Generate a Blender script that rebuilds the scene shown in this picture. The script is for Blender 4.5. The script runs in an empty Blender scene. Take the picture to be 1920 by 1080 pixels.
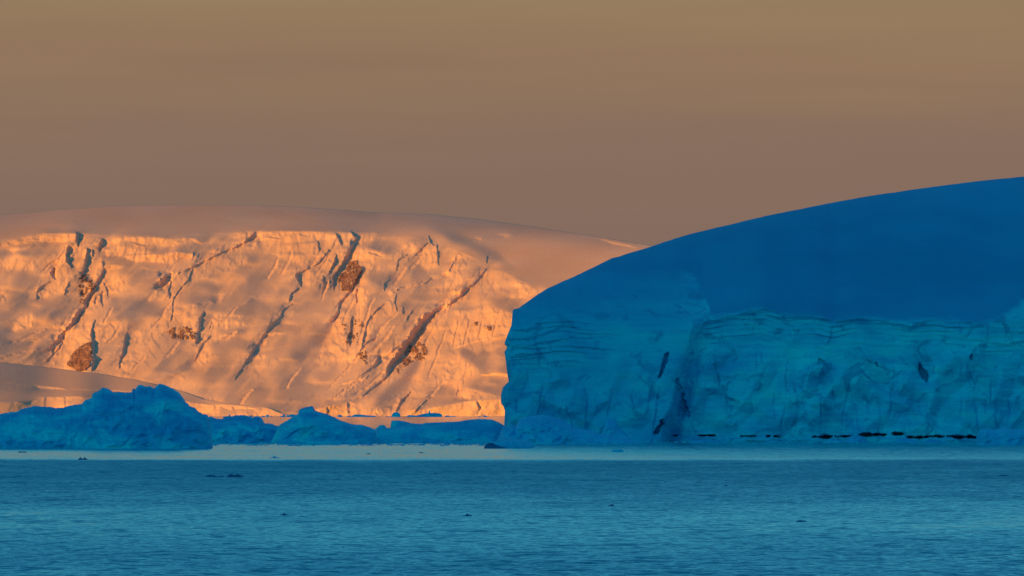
import bpy, math, random
import numpy as np

# ------------------------------------------------------------------ camera, sky, sun, exposure
sc = bpy.context.scene
col = sc.collection
FP = 9600.0            # focal length in pixels of the 1920 wide photograph
CAMZ, HOR = 8.0, 776.0 # eye height above the water; row of the horizon

cd = bpy.data.cameras.new('camera')
cd.sensor_width = 36.0
cd.lens = 36.0 * FP / 1920.0
cd.shift_y = (HOR - 540.0) / 1920.0
cd.clip_start, cd.clip_end = 1.0, 400000.0
cam = bpy.data.objects.new('camera', cd)
cam.location = (0, 0, CAMZ)
cam.rotation_euler = (math.radians(90), 0, 0)
col.objects.link(cam)
sc.camera = cam

SUN_EL, SUN_AZ = math.radians(3.2), math.radians(38.0)   # sun low, behind the camera on the left
sv = (-math.sin(SUN_AZ) * math.cos(SUN_EL), -math.cos(SUN_AZ) * math.cos(SUN_EL), math.sin(SUN_EL))

world = bpy.data.worlds.new('World')
sc.world = world
world.use_nodes = True
wn, wl = world.node_tree.nodes, world.node_tree.links
wn.clear()


def N(nodes, t, **kw):
    n = nodes.new(t)
    for k, v in kw.items():
        if k in n.inputs.keys() if isinstance(k, str) else False:
            n.inputs[k].default_value = v
        else:
            setattr(n, k, v)
    return n


def ramp(nodes, stops, interp='LINEAR'):
    r = nodes.new('ShaderNodeValToRGB')
    r.color_ramp.interpolation = interp
    e = r.color_ramp.elements
    while len(e) < len(stops):
        e.new(0.5)
    for el, (p, c) in zip(e, stops):
        el.position = p
        el.color = (c, c, c, 1) if not isinstance(c, tuple) else (*c, 1)
    return r


def mth(nodes, links, op, a, b=None, c=None, clamp=False):
    n = nodes.new('ShaderNodeMath')
    n.operation = op
    n.use_clamp = clamp
    for i, v in enumerate((a, b, c)):
        if v is None:
            continue
        if hasattr(v, 'is_linked'):
            links.new(v, n.inputs[i])
        else:
            n.inputs[i].default_value = v
    return n.outputs[0]


def mixc(nodes, links, fac, a, b, blend='MIX'):
    n = nodes.new('ShaderNodeMix')
    n.data_type = 'RGBA'
    n.blend_type = blend
    for i, v in ((0, fac), (6, a), (7, b)):
        if hasattr(v, 'is_linked'):
            links.new(v, n.inputs[i])
        else:
            n.inputs[i].default_value = v if i == 0 else (*v, 1)
    return n.outputs[2]


sky = wn.new('ShaderNodeTexSky')
sky.sky_type = 'NISHITA'
sky.sun_disc = False
sky.sun_elevation = SUN_EL
sky.sun_rotation = math.pi + SUN_AZ
sky.air_density, sky.dust_density, sky.ozone_density = 1.0, 0.5, 1.5
tc = wn.new('ShaderNodeTexCoord')
sep = wn.new('ShaderNodeSeparateXYZ')
wl.new(tc.outputs['Generated'], sep.inputs[0])
elev = mth(wn, wl, 'MULTIPLY', mth(wn, wl, 'ARCSINE', sep.outputs[2]), 180 / math.pi)      # degrees
# thin veils of stratus, long and level
mp = wn.new('ShaderNodeMapping')
wl.new(tc.outputs['Generated'], mp.inputs[0])
mp.inputs['Scale'].default_value = (7, 7, 95)
mp.inputs['Rotation'].default_value = (0, math.radians(0.35), 0)
cn = wn.new('ShaderNodeTexNoise')
cn.inputs['Scale'].default_value = 1.0
cn.inputs['Detail'].default_value = 5.0
cn.inputs['Roughness'].default_value = 0.5
wl.new(mp.outputs[0], cn.inputs['Vector'])
veil = mth(wn, wl, 'SUBTRACT', cn.outputs[0], 0.5)
el2 = mth(wn, wl, 'ADD', elev, mth(wn, wl, 'MULTIPLY', veil, 1.5))
# anti-twilight band opposite the sun: mauve at the horizon, tan above it
band = ramp(wn, [(0.0, (0.226, 0.141, 0.112)), (0.10, (0.232, 0.147, 0.113)), (0.20, (0.247, 0.158, 0.112)), (0.262, (0.290, 0.182, 0.108)),
                 (0.32, (0.305, 0.200, 0.112)), (0.50, (0.28, 0.22, 0.16))])
wl.new(mth(wn, wl, 'DIVIDE', el2, 15.0), band.inputs[0])
veilg = mth(wn, wl, 'ADD', 1.0, mth(wn, wl, 'MULTIPLY', veil, 0.08))
vm = wn.new('ShaderNodeVectorMath')
vm.operation = 'SCALE'
wl.new(band.outputs[0], vm.inputs[0])
wl.new(veilg, vm.inputs['Scale'])
# the sky above: the physical twilight sky, deep blue
SKY_K = 0.15
tint = mixc(wn, wl, 1.0, sky.outputs[0], (0.27, 1.29, 1.86), 'MULTIPLY')
vs = wn.new('ShaderNodeVectorMath')
vs.operation = 'SCALE'
wl.new(tint, vs.inputs[0])
vs.inputs['Scale'].default_value = SKY_K
azd = mth(wn, wl, 'ADD', mth(wn, wl, 'MULTIPLY', sep.outputs[0], math.sin(SUN_AZ)),
          mth(wn, wl, 'MULTIPLY', sep.outputs[1], math.cos(SUN_AZ)))       # 1 opposite the sun
mr = wn.new('ShaderNodeMapRange')
mr.interpolation_type = 'SMOOTHSTEP'
wl.new(azd, mr.inputs[0])
mr.inputs[1].default_value, mr.inputs[2].default_value = -0.5, 0.5
me = wn.new('ShaderNodeMapRange')
me.interpolation_type = 'SMOOTHSTEP'
wl.new(elev, me.inputs[0])
me.inputs[1].default_value, me.inputs[2].default_value = 4.4, 8.0
me.inputs[3].default_value, me.inputs[4].default_value = 1.0, 0.0
bf = mth(wn, wl, 'MULTIPLY', mr.outputs[0], me.outputs[0])
skyc = mixc(wn, wl, bf, vs.outputs[0], vm.outputs[0])
bg = wn.new('ShaderNodeBackground')
wl.new(skyc, bg.inputs[0])
bg.inputs[1].default_value = 1.0
wo = wn.new('ShaderNodeOutputWorld')
wl.new(bg.outputs[0], wo.inputs[0])

sd = bpy.data.lights.new('sun', 'SUN')
sd.energy = 4.7
sd.color = (1.0, 0.43, 0.006)
sd.angle = math.radians(0.35)
sun = bpy.data.objects.new('sun', sd)
from mathutils import Vector
sun.rotation_euler = Vector(sv).to_track_quat('Z', 'Y').to_euler()
sun.location = (-200, -200, 300)
col.objects.link(sun)

vw = sc.view_settings
vw.view_transform, vw.look, vw.gamma, vw.exposure = 'Standard', 'None', 1.0, 0.0
vw.use_curve_mapping = False
sc.cycles.max_bounces = 6
sc.cycles.use_denoising = True


# ------------------------------------------------------------------ helpers
def X(px, D): return (px - 960.0) / FP * D
def Z(py, D): return CAMZ + (HOR - py) / FP * D
def dist(py): return FP * CAMZ / (py - HOR)       # distance of a waterline row


def tag(o, label=None, cat=None, group=None, kind=None):
    for k, v in (('label', label), ('category', cat), ('group', group), ('kind', kind)):
        if v:
            o[k] = v
    return o


def _hash(ix, iy, seed):
    h = (ix.astype(np.uint32) * np.uint32(374761393) + iy.astype(np.uint32) * np.uint32(668265263)
         + np.uint32(seed * 2246822519 & 0xffffffff))
    h = (h ^ (h >> np.uint32(13))) * np.uint32(1274126177)
    return h ^ (h >> np.uint32(16))


def perlin(x, y, seed=0):
    x0, y0 = np.floor(x), np.floor(y)
    fx, fy = x - x0, y - y0
    ix, iy = x0.astype(np.int64), y0.astype(np.int64)

    def g(dx, dy):
        a = _hash(ix + dx, iy + dy, seed).astype(np.float64) * (2 * math.pi / 4294967296.0)
        return np.cos(a) * (fx - dx) + np.sin(a) * (fy - dy)
    u, v = fx * fx * fx * (fx * (fx * 6 - 15) + 10), fy * fy * fy * (fy * (fy * 6 - 15) + 10)
    a = g(0, 0) * (1 - u) + g(1, 0) * u
    b = g(0, 1) * (1 - u) + g(1, 1) * u
    return (a * (1 - v) + b * v) * 1.5


def fbm(x, y, seed, octv=4, gain=0.5):
    s, a, t = 0.0, 1.0, 0.0
    for i in range(octv):
        s = s + a * perlin(x * 2 ** i, y * 2 ** i, seed + i * 17)
        t += a
        a *= gain
    return s / t


def ridged(x, y, seed, octv=3, gain=0.5):
    s, a, t = 0.0, 1.0, 0.0
    for i in range(octv):
        s = s + a * (1 - np.abs(perlin(x * 2 ** i, y * 2 ** i, seed + i * 31)) * 2)
        t += a
        a *= gain
    return s / t


def sstep(a, b, x):
    t = np.clip((x - a) / (b - a), 0, 1)
    return t * t * (3 - 2 * t)


def pts(s):
    return np.array([[float(v) for v in p.split(',')] for p in s.split()])


def cliff(P, px, py, s, amp=1.0, L=22.0, ends=6.0, sharp=False):
    """A ledge: its lip runs left to right through x,y,height; the face drops below the lip, a bench runs back above it."""
    a = pts(s)
    x0, x1 = a[0, 0], a[-1, 0]
    i0, i1 = np.searchsorted(px[0], [x0 - 2, x1 + 2])
    if i1 <= i0:
        return
    X_, Y_ = px[:, i0:i1], py[:, i0:i1]
    ly = np.interp(X_, a[:, 0], a[:, 1])
    h = np.maximum(np.interp(X_, a[:, 0], a[:, 2]), 1.0)
    d = ly - Y_
    f = np.where(d < 0, np.clip(1 + d / h, 0, 1) ** 1.15, np.exp(-np.maximum(d, 0) / (L * 0.3 + 0.35 * h)))
    en = max(ends, min(18.0, 0.28 * (x1 - x0)))
    er = 3.0 if sharp else en
    w = sstep(x0, x0 + en, X_) * (1 - sstep(x1 - er, x1, X_))
    P[:, i0:i1] += amp * 1.35 * h * f * w


def cleft(P, px, py, s, amp=1.0, L=26.0, side=1, wall=1.6, ends=5.0):
    """A step across the slope: runs top to bottom through x,y,width; side 1 stands proud on the left, so its wall faces right."""
    a = pts(s)
    y0, y1 = a[:, 1].min(), a[:, 1].max()
    m = (py[:, :] > y0 - 2) & (py < y1 + 2) & (px > a[:, 0].min() - 140) & (px < a[:, 0].max() + 140)
    if not m.any():
        return
    X_, Y_ = px[m], py[m]
    o = np.argsort(a[:, 1])
    lx = np.interp(Y_, a[o, 1], a[o, 0])
    w = np.interp(Y_, a[o, 1], a[o, 2])
    d = (lx - X_) * side
    f = np.where(d < 0, np.clip(1 + d / (wall + 0.25 * w), 0, 1), np.exp(-np.maximum(d, 0) / (L * 0.4 + 1.2 * w)))
    en = max(ends, min(12.0, 0.2 * (y1 - y0)))
    t = sstep(y0 - 1, y0 + en, Y_) * (1 - sstep(y1 - en, y1 + 1, Y_))
    P[m] += amp * 1.25 * w * f * t


def in_poly(x, y, a):
    r = np.zeros(x.shape, bool)
    j = len(a) - 1
    for i in range(len(a)):
        xi, yi, xj, yj = a[i, 0], a[i, 1], a[j, 0], a[j, 1]
        r ^= ((yi > y) != (yj > y)) & (x < (xj - xi) * (y - yi) / ((yj - yi) or 1e-9) + xi)
        j = i
    return r


def blur(m, sg):
    if sg <= 0:
        return m
    n = int(3 * sg) + 1
    k = np.exp(-0.5 * (np.arange(-n, n + 1) / sg) ** 2)
    k /= k.sum()
    m = np.apply_along_axis(lambda r: np.convolve(np.pad(r, n, mode='edge'), k, 'valid'), 0, m)
    return np.apply_along_axis(lambda r: np.convolve(np.pad(r, n, mode='edge'), k, 'valid'), 1, m)


def paint(T, gx, gy, wx, wy, step, s, val, feather):
    """Set how steeply a patch of the slope faces the sun: a polygon in T with a soft edge."""
    a = pts(s)
    pad = 3 * feather + 8
    i0, i1 = np.searchsorted(gx, [a[:, 0].min() - pad, a[:, 0].max() + pad])
    j0, j1 = np.searchsorted(-gy, [-a[:, 1].max() - pad, -a[:, 1].min() + pad])
    if i1 - i0 < 2 or j1 - j0 < 2:
        return
    w = (slice(j0, j1), slice(i0, i1))
    m = blur(in_poly(wx[w], wy[w], a).astype(float), feather / step)
    T[w] += (val - T[w]) * m


def stroke(T, gx, gy, wx, wy, s, val, k=1.0, shift=0.0, up=False):
    a = pts(s) if isinstance(s, str) else np.asarray(s, float)
    for p, q in zip(a[:-1], a[1:]):
        pad = 8 + max(p[2], q[2])
        i0, i1 = np.searchsorted(gx, [min(p[0], q[0]) - pad, max(p[0], q[0]) + pad])
        j0, j1 = np.searchsorted(-gy, [-max(p[1], q[1]) - pad, -min(p[1], q[1]) + pad])
        w = (slice(j0, j1), slice(i0, i1))
        X_, Y_ = wx[w] - shift, wy[w]
        dx, dy = q[0] - p[0], q[1] - p[1]
        t = np.clip(((X_ - p[0]) * dx + (Y_ - p[1]) * dy) / (dx * dx + dy * dy + 1e-9), 0, 1)
        d = np.hypot(X_ - p[0] - t * dx, Y_ - p[1] - t * dy)
        r = (p[2] + (q[2] - p[2]) * t) * 0.5 * k * (0.9 + 1.1 * fbm(X_ / 9, Y_ / 9, 301, 2)) - 0.15
        m = 1 - sstep(r - 0.5, r + 0.9, d)
        T[w] = T[w] + ((np.maximum if up else np.minimum)(val, T[w]) - T[w]) * m


def shape_from(T, G, step, iters=14, qmin=-0.4, qmax=14.0):
    """Bend a depth sheet G (pixels; rows go up, columns right) until its slopes meet the low sun as strongly as T asks for."""
    cs, sn, te = math.cos(SUN_AZ), math.sin(SUN_AZ), math.tan(SUN_EL)
    nz, nx = G.shape
    u = np.fft.fftfreq(2 * nx)[None, :]
    v = np.fft.fftfreq(2 * nz)[:, None]
    lap = (2 * np.cos(2 * math.pi * u) - 2) + (2 * np.cos(2 * math.pi * v) - 2)
    lap[0, 0] = 1
    for it in range(iters):
        p = np.diff(G, axis=1, append=G[:, -1:]) / step
        q = np.diff(G, axis=0, append=2 * G[-1:] - G[-2:-1]) / step
        r = 1 / np.sqrt(1 + p * p + q * q)
        b = (cs - p * sn + te * q) * r
        bp = -sn * r - b * p * r * r
        bq = te * r - b * q * r * r
        n2 = bp * bp + bq * bq + 0.012
        e = (T - b) * 0.8
        p = np.clip(p + e * bp / n2, -3.5, 3.5)
        q = np.clip(q + e * bq / n2, qmin, qmax)
        p[:, -1] = 0
        q[-1] = 0
        div = p * step
        div[:, 1:] -= p[:, :-1] * step
        dq = q * step
        dq[1:] -= q[:-1] * step
        f = div + dq
        F = np.concatenate([np.concatenate([f, f[:, ::-1]], 1), np.concatenate([f, f[:, ::-1]], 1)[::-1]], 0)
        H = np.fft.fft2(F) / lap
        H[0, 0] = 0
        G = np.real(np.fft.ifft2(H))[:nz, :nx]
    return G


def lambert(G, step):
    p = np.diff(G, axis=1, append=G[:, -1:]) / step
    q = np.diff(G, axis=0, append=G[-1:]) / step
    return (math.cos(SUN_AZ) - p * math.sin(SUN_AZ) + math.tan(SUN_EL) * q) / np.sqrt(1 + p * p + q * q)


def vnormals(V, quads):
    V = V.reshape(-1, 3)
    n = np.cross(V[quads[:, 2]] - V[quads[:, 0]], V[quads[:, 3]] - V[quads[:, 1]])
    out = np.zeros_like(V)
    for k in range(4):
        for c in range(3):
            out[:, c] += np.bincount(quads[:, k], n[:, c], len(V))
    return out / np.maximum(np.linalg.norm(out, axis=1, keepdims=True), 1e-12)


def mesh_from(name, V, quads, mat, parent=None, smooth=True):
    me = bpy.data.meshes.new(name)
    V = np.asarray(V, dtype=np.float32).reshape(-1, 3)
    Q = np.asarray(quads, dtype=np.int32)
    me.vertices.add(len(V))
    me.vertices.foreach_set('co', V.ravel())
    me.loops.add(Q.size)
    me.loops.foreach_set('vertex_index', Q.ravel())
    me.polygons.add(len(Q))
    me.polygons.foreach_set('loop_start', np.arange(0, Q.size, Q.shape[1], dtype=np.int32))
    me.polygons.foreach_set('loop_total', np.full(len(Q), Q.shape[1], dtype=np.int32))
    me.polygons.foreach_set('use_smooth', np.full(len(Q), smooth))
    me.update(calc_edges=True)
    me.validate()
    me.materials.append(mat)
    o = bpy.data.objects.new(name, me)
    col.objects.link(o)
    if parent:
        o.parent = parent
    return o


def sub_mesh(name, V, quads, keep, mat, parent=None, NV=None, attr=None):
    """The faces of a sheet for which keep is true, as a mesh of their own that still shades as one with its neighbours."""
    Q = quads[keep]
    used, inv = np.unique(Q.ravel(), return_inverse=True)
    o = mesh_from(name, V.reshape(-1, 3)[used], inv.reshape(Q.shape), mat, parent)
    if attr is not None:
        at = o.data.attributes.new('clear_ice', 'FLOAT', 'POINT')
        at.data.foreach_set('value', attr[used].astype(np.float32))
    if NV is not None:
        o.data.normals_split_custom_set_from_vertices(NV[used].tolist())
    return o


def grid_quads(nz, nx, off=0):
    i = np.arange(nz * nx).reshape(nz, nx) + off
    return np.stack([i[:-1, :-1], i[:-1, 1:], i[1:, 1:], i[1:, :-1]], -1).reshape(-1, 4)


def empty(name, loc):
    o = bpy.data.objects.new(name, None)
    o.location = loc
    col.objects.link(o)
    return o


def settle(o, root):
    """Parent a mesh built in world coordinates to a root that stands elsewhere."""
    o.parent = root
    o.matrix_parent_inverse.identity()
    L = root.location
    me = o.data
    n = len(me.vertices)
    a = np.empty(n * 3, dtype=np.float32)
    me.vertices.foreach_get('co', a)
    a = a.reshape(-1, 3) - np.array([L.x, L.y, L.z], dtype=np.float32)
    me.vertices.foreach_set('co', a.ravel())
    me.update()


# ------------------------------------------------------------------ materials
def newmat(name):
    m = bpy.data.materials.new(name)
    m.use_nodes = True
    nt = m.node_tree
    b = nt.nodes['Principled BSDF']
    return m, nt.nodes, nt.links, b


def noise_tex(n, l, scale, detail=4, rough=0.55, vscale=(1, 1, 1), rot=(0, 0, 0), dist_=0.0):
    g = n.new('ShaderNodeNewGeometry')
    mp = n.new('ShaderNodeMapping')
    mp.inputs['Scale'].default_value = vscale
    mp.inputs['Rotation'].default_value = rot
    l.new(g.outputs['Position'], mp.inputs[0])
    t = n.new('ShaderNodeTexNoise')
    t.inputs['Scale'].default_value = scale
    t.inputs['Detail'].default_value = detail
    t.inputs['Roughness'].default_value = rough
    t.inputs['Distortion'].default_value = dist_
    l.new(mp.outputs[0], t.inputs['Vector'])
    return t.outputs[0]


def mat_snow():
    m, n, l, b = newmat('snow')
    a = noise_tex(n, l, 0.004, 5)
    r = ramp(n, [(0.35, (0.87, 0.49, 0.34)), (0.65, (0.91, 0.54, 0.40))])  # white snow in truth; evening glow is put into its base colour
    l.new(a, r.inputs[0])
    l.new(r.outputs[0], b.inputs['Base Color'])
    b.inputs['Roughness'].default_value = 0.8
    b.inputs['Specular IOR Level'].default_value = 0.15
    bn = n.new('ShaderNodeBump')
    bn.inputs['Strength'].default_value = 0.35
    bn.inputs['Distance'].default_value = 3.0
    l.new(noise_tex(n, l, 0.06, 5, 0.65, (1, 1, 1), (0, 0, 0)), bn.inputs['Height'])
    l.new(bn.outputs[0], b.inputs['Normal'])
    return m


def mat_rock():
    m, n, l, b = newmat('red_brown_rock')
    a = noise_tex(n, l, 0.035, 6, 0.7)
    r = ramp(n, [(0.34, (0.24, 0.105, 0.09)), (0.52, (0.36, 0.165, 0.13)), (0.62, (0.48, 0.25, 0.18)), (0.70, (0.80, 0.50, 0.36))])
    l.new(a, r.inputs[0])
    l.new(r.outputs[0], b.inputs['Base Color'])
    b.inputs['Roughness'].default_value = 0.9
    bn = n.new('ShaderNodeBump')
    bn.inputs['Strength'].default_value = 0.8
    bn.inputs['Distance'].default_value = 6.0
    l.new(noise_tex(n, l, 0.08, 5, 0.7), bn.inputs['Height'])
    l.new(bn.outputs[0], b.inputs['Normal'])
    return m


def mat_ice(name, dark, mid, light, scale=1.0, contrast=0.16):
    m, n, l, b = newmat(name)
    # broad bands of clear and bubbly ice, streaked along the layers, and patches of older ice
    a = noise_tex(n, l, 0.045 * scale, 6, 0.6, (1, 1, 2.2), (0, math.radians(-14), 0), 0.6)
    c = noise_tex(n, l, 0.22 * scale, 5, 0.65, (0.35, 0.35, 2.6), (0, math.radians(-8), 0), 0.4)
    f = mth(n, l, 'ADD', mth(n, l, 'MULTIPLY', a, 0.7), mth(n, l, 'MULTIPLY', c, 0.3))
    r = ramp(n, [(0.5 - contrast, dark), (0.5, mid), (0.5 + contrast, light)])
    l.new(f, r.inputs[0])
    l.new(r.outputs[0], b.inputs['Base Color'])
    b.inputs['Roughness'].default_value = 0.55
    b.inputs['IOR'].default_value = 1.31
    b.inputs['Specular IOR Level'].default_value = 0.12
    bn = n.new('ShaderNodeBump')
    bn.inputs['Strength'].default_value = 0.5
    bn.inputs['Distance'].default_value = 0.35
    l.new(noise_tex(n, l, 0.9 * scale, 6, 0.65, (1, 1, 1.6)), bn.inputs['Height'])
    l.new(bn.outputs[0], b.inputs['Normal'])
    return m


def mat_island():
    m, n, l, b = newmat('layered_blue_ice')
    a = noise_tex(n, l, 0.05, 6, 0.6, (1, 1, 2.0), (0, math.radians(-14), 0), 0.7)
    c = noise_tex(n, l, 0.25, 5, 0.65, (0.30, 0.35, 2.8), (0, math.radians(-7), 0), 0.5)
    f = mth(n, l, 'ADD', mth(n, l, 'MULTIPLY', a, 0.65), mth(n, l, 'MULTIPLY', c, 0.35))
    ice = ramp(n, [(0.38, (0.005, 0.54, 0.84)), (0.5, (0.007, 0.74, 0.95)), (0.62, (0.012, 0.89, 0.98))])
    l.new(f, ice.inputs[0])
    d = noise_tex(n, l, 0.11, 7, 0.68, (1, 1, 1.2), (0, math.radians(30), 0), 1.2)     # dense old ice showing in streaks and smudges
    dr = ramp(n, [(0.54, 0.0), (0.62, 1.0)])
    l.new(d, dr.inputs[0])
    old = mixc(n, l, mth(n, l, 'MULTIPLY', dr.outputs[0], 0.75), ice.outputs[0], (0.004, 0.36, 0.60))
    snow = ramp(n, [(0.34, (0.003, 0.37, 0.66)), (0.66, (0.004, 0.46, 0.77))])  # dome snow is white; blue skylight and shade are put into its colour
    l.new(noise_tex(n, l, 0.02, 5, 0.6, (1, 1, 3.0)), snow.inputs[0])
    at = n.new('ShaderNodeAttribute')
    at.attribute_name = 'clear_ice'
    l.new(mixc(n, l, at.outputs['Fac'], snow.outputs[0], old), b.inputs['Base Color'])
    b.inputs['Roughness'].default_value = 0.55
    b.inputs['IOR'].default_value = 1.31
    b.inputs['Specular IOR Level'].default_value = 0.12
    bn = n.new('ShaderNodeBump')
    l.new(mth(n, l, 'MULTIPLY_ADD', at.outputs['Fac'], 0.6, 0.3), bn.inputs['Strength'])
    bn.inputs['Distance'].default_value = 0.3
    l.new(noise_tex(n, l, 0.8, 7, 0.68, (0.6, 1, 1.8), (0, math.radians(-10), 0), 0.4), bn.inputs['Height'])
    l.new(bn.outputs[0], b.inputs['Normal'])
    return m


def mat_water():
    m, n, l, b = newmat('sea_water')
    g = n.new('ShaderNodeNewGeometry')
    sp = n.new('ShaderNodeSeparateXYZ')
    l.new(g.outputs['Position'], sp.inputs[0])
    # wind: calm and ruffled belts by distance from the near shore, edges frayed by noise
    wv = noise_tex(n, l, 0.006, 4, 0.55, (1, 0.35, 1))
    wv2 = noise_tex(n, l, 0.05, 5, 0.6, (1, 0.25, 1))
    dev = mth(n, l, 'ADD', mth(n, l, 'MULTIPLY', mth(n, l, 'SUBTRACT', wv, 0.5), 0.15), mth(n, l, 'MULTIPLY', mth(n, l, 'SUBTRACT', wv2, 0.5), 0.07))
    y = mth(n, l, 'MULTIPLY', sp.outputs[1], mth(n, l, 'ADD', dev, 1.0))
    ly = mth(n, l, 'LOGARITHM', y, 10.0)               # 250 m .. 25 km -> 2.4 .. 4.4
    t = mth(n, l, 'DIVIDE', mth(n, l, 'SUBTRACT', ly, 2.2), 2.4)

    def P(d): return (math.log10(d) - 2.2) / 2.4
    rough = ramp(n, [(P(240), 0.50), (P(300), 0.44), (P(360), 0.32), (P(430), 0.37), (P(520), 0.54), (P(650), 0.68), (P(850), 0.72), (P(868), 0.62),
                     (P(912), 0.17), (P(1100), 0.17), (P(1250), 0.16), (P(1350), 0.14), (P(1600), 0.09), (P(4000), 0.045)])
    l.new(t, rough.inputs[0])
    # wavelet slopes as a normal field, two sizes
    tex = []
    for s, vs_, d in ((0.9, (1, 0.8, 1), 4), (0.12, (1, 0.6, 1), 4)):
        mp = n.new('ShaderNodeMapping')
        mp.inputs['Scale'].default_value = vs_
        l.new(g.outputs['Position'], mp.inputs[0])
        tx = n.new('ShaderNodeTexNoise')
        tx.inputs['Scale'].default_value = s
        tx.inputs['Detail'].default_value = d
        tx.inputs['Roughness'].default_value = 0.6
        l.new(mp.outputs[0], tx.inputs['Vector'])
        v = n.new('ShaderNodeVectorMath')
        v.operation = 'SUBTRACT'
        l.new(tx.outputs['Color'], v.inputs[0])
        v.inputs[1].default_value = (0.5, 0.5, 0.5)
        tex.append(v.outputs[0])
    ad = n.new('ShaderNodeVectorMath')
    ad.operation = 'ADD'
    l.new(tex[0], ad.inputs[0])
    v2 = n.new('ShaderNodeVectorMath')
    v2.operation = 'SCALE'
    l.new(tex[1], v2.inputs[0])
    v2.inputs['Scale'].default_value = 0.6
    l.new(v2.outputs[0], ad.inputs[1])
    sl = n.new('ShaderNodeSeparateXYZ')
    l.new(ad.outputs[0], sl.inputs[0])
    AMP = 3.0
    pat = noise_tex(n, l, 0.035, 4, 0.6, (1, 0.5, 1))
    amp = mth(n, l, 'MULTIPLY', mth(n, l, 'MULTIPLY', rough.outputs[0], AMP), mth(n, l, 'MULTIPLY_ADD', pat, 0.9, 0.55))
    nx = mth(n, l, 'MULTIPLY', sl.outputs[0], amp)
    # from this low only the near sides of the wavelets are seen
    ny = mth(n, l, 'MULTIPLY', mth(n, l, 'ADD', mth(n, l, 'ABSOLUTE', sl.outputs[1]), 0.055), mth(n, l, 'MULTIPLY', amp, -1.0))
    cb = n.new('ShaderNodeCombineXYZ')
    l.new(nx, cb.inputs[0])
    l.new(ny, cb.inputs[1])
    cb.inputs[2].default_value = 1.0
    nm = n.new('ShaderNodeVectorMath')
    nm.operation = 'NORMALIZE'
    l.new(cb.outputs[0], nm.inputs[0])
    b.inputs['Base Color'].default_value = (0.0, 0.36, 0.47, 1)
    b.inputs['Roughness'].default_value = 0.06
    b.inputs['IOR'].default_value = 1.34
    l.new(nm.outputs[0], b.inputs['Normal'])
    return m


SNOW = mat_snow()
ROCK = mat_rock()
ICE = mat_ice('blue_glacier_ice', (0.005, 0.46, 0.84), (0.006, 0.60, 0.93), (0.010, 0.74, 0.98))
CAP = mat_ice('skylight_blue_snow', (0.006, 0.31, 0.70), (0.006, 0.34, 0.74), (0.008, 0.37, 0.78), 0.5, 0.3)  # snow colour that carries the blue skylight in itself
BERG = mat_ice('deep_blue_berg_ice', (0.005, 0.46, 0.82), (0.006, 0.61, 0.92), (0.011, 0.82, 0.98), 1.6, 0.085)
ISLE = mat_island()
GROWL = mat_ice('dark_clear_ice', (0.004, 0.10, 0.24), (0.005, 0.17, 0.36), (0.008, 0.28, 0.5), 5.0, 0.12)
WATER = mat_water()

# ------------------------------------------------------------------ the sea
ys = np.concatenate([[-60000, -20000, -4000, -500], np.linspace(0, 2000, 21)[1:], [3000, 5000, 9000, 14000, 20000, 40000, 90000]])
xs = np.array([-90000, -30000, -9000, -2500, -800, -250, 0, 250, 800, 2500, 9000, 30000, 90000.])
gx, gy = np.meshgrid(xs, ys)
sea = mesh_from('sea', np.stack([gx, gy, gx * 0], -1), grid_quads(len(ys), len(xs)), WATER)
tag(sea, 'cold blue sea, ruffled in front and calm before the icebergs', 'sea', kind='structure')

# ------------------------------------------------------------------ added range, unseen behind the viewer, shaped to shade the sea and bergs
RY, REACH = -20000.0, 16000.0
CREST = (REACH - RY) / math.cos(SUN_AZ) * math.tan(SUN_EL)
rx = np.linspace(-62000, 16000, 220)
rt = np.linspace(0, 1, 24)
RX, RT = np.meshgrid(rx, rt)
prof = np.where(RT < 0.5, RT * 2, 2 - RT * 2)
rz = CREST * prof ** 0.9 * (1 + 0.012 * fbm(RX / 2600, RT * 3, 71, 4)) - 4
rz += (1 - np.abs(prof * 2 - 1)) * 260 * fbm(RX / 1800, RT * 6, 77, 4)
ridge = mesh_from('shade_range', np.stack([RX, RY + (0.5 - RT) * 13000, rz], -1), grid_quads(24, 220), SNOW)
tag(ridge, 'added snowy range, unseen behind the viewer, put there to cast the evening shade', 'mountain range', kind='structure')

# ------------------------------------------------------------------ the sunlit mountain
DM = 19200.0
MPP = DM / FP
mx = np.concatenate([np.linspace(-420, -60, 60, endpoint=False), np.arange(-60, 1260, 1.0), np.linspace(1260, 1700, 50)])
MNZ = 420
top = pts('-420,452 -200,424 -60,410 0,403 60,399 120,393 200,387 300,384.5 380,384 480,385 560,388 650,394 700,398 800,401 '
          '900,411 1000,425 1100,441 1200,457 1230,463 1400,490 1700,540')
vv = np.linspace(0, 1, MNZ)
MPX, MV = np.meshgrid(mx, vv)
ktop = np.convolve(np.pad(np.interp(mx, top[:, 0], top[:, 1]), 12, mode='edge'), np.ones(25) / 25, 'valid')
BASE = 780.6
MPY = BASE + (ktop[None, :] - BASE) * MV
# where the face ends and the dome begins
fl = pts('-420,470 -60,462 0,455 80,441 145,440 300,447 480,436 640,437 760,443 810,448 860,474 925,504 960,522 1020,545 1300,640 1700,700')
face = np.interp(MPX, fl[:, 0], fl[:, 1])
face = face + 3 * fbm(MPX / 60, MPX * 0 + 0.5, 5, 3)
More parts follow.
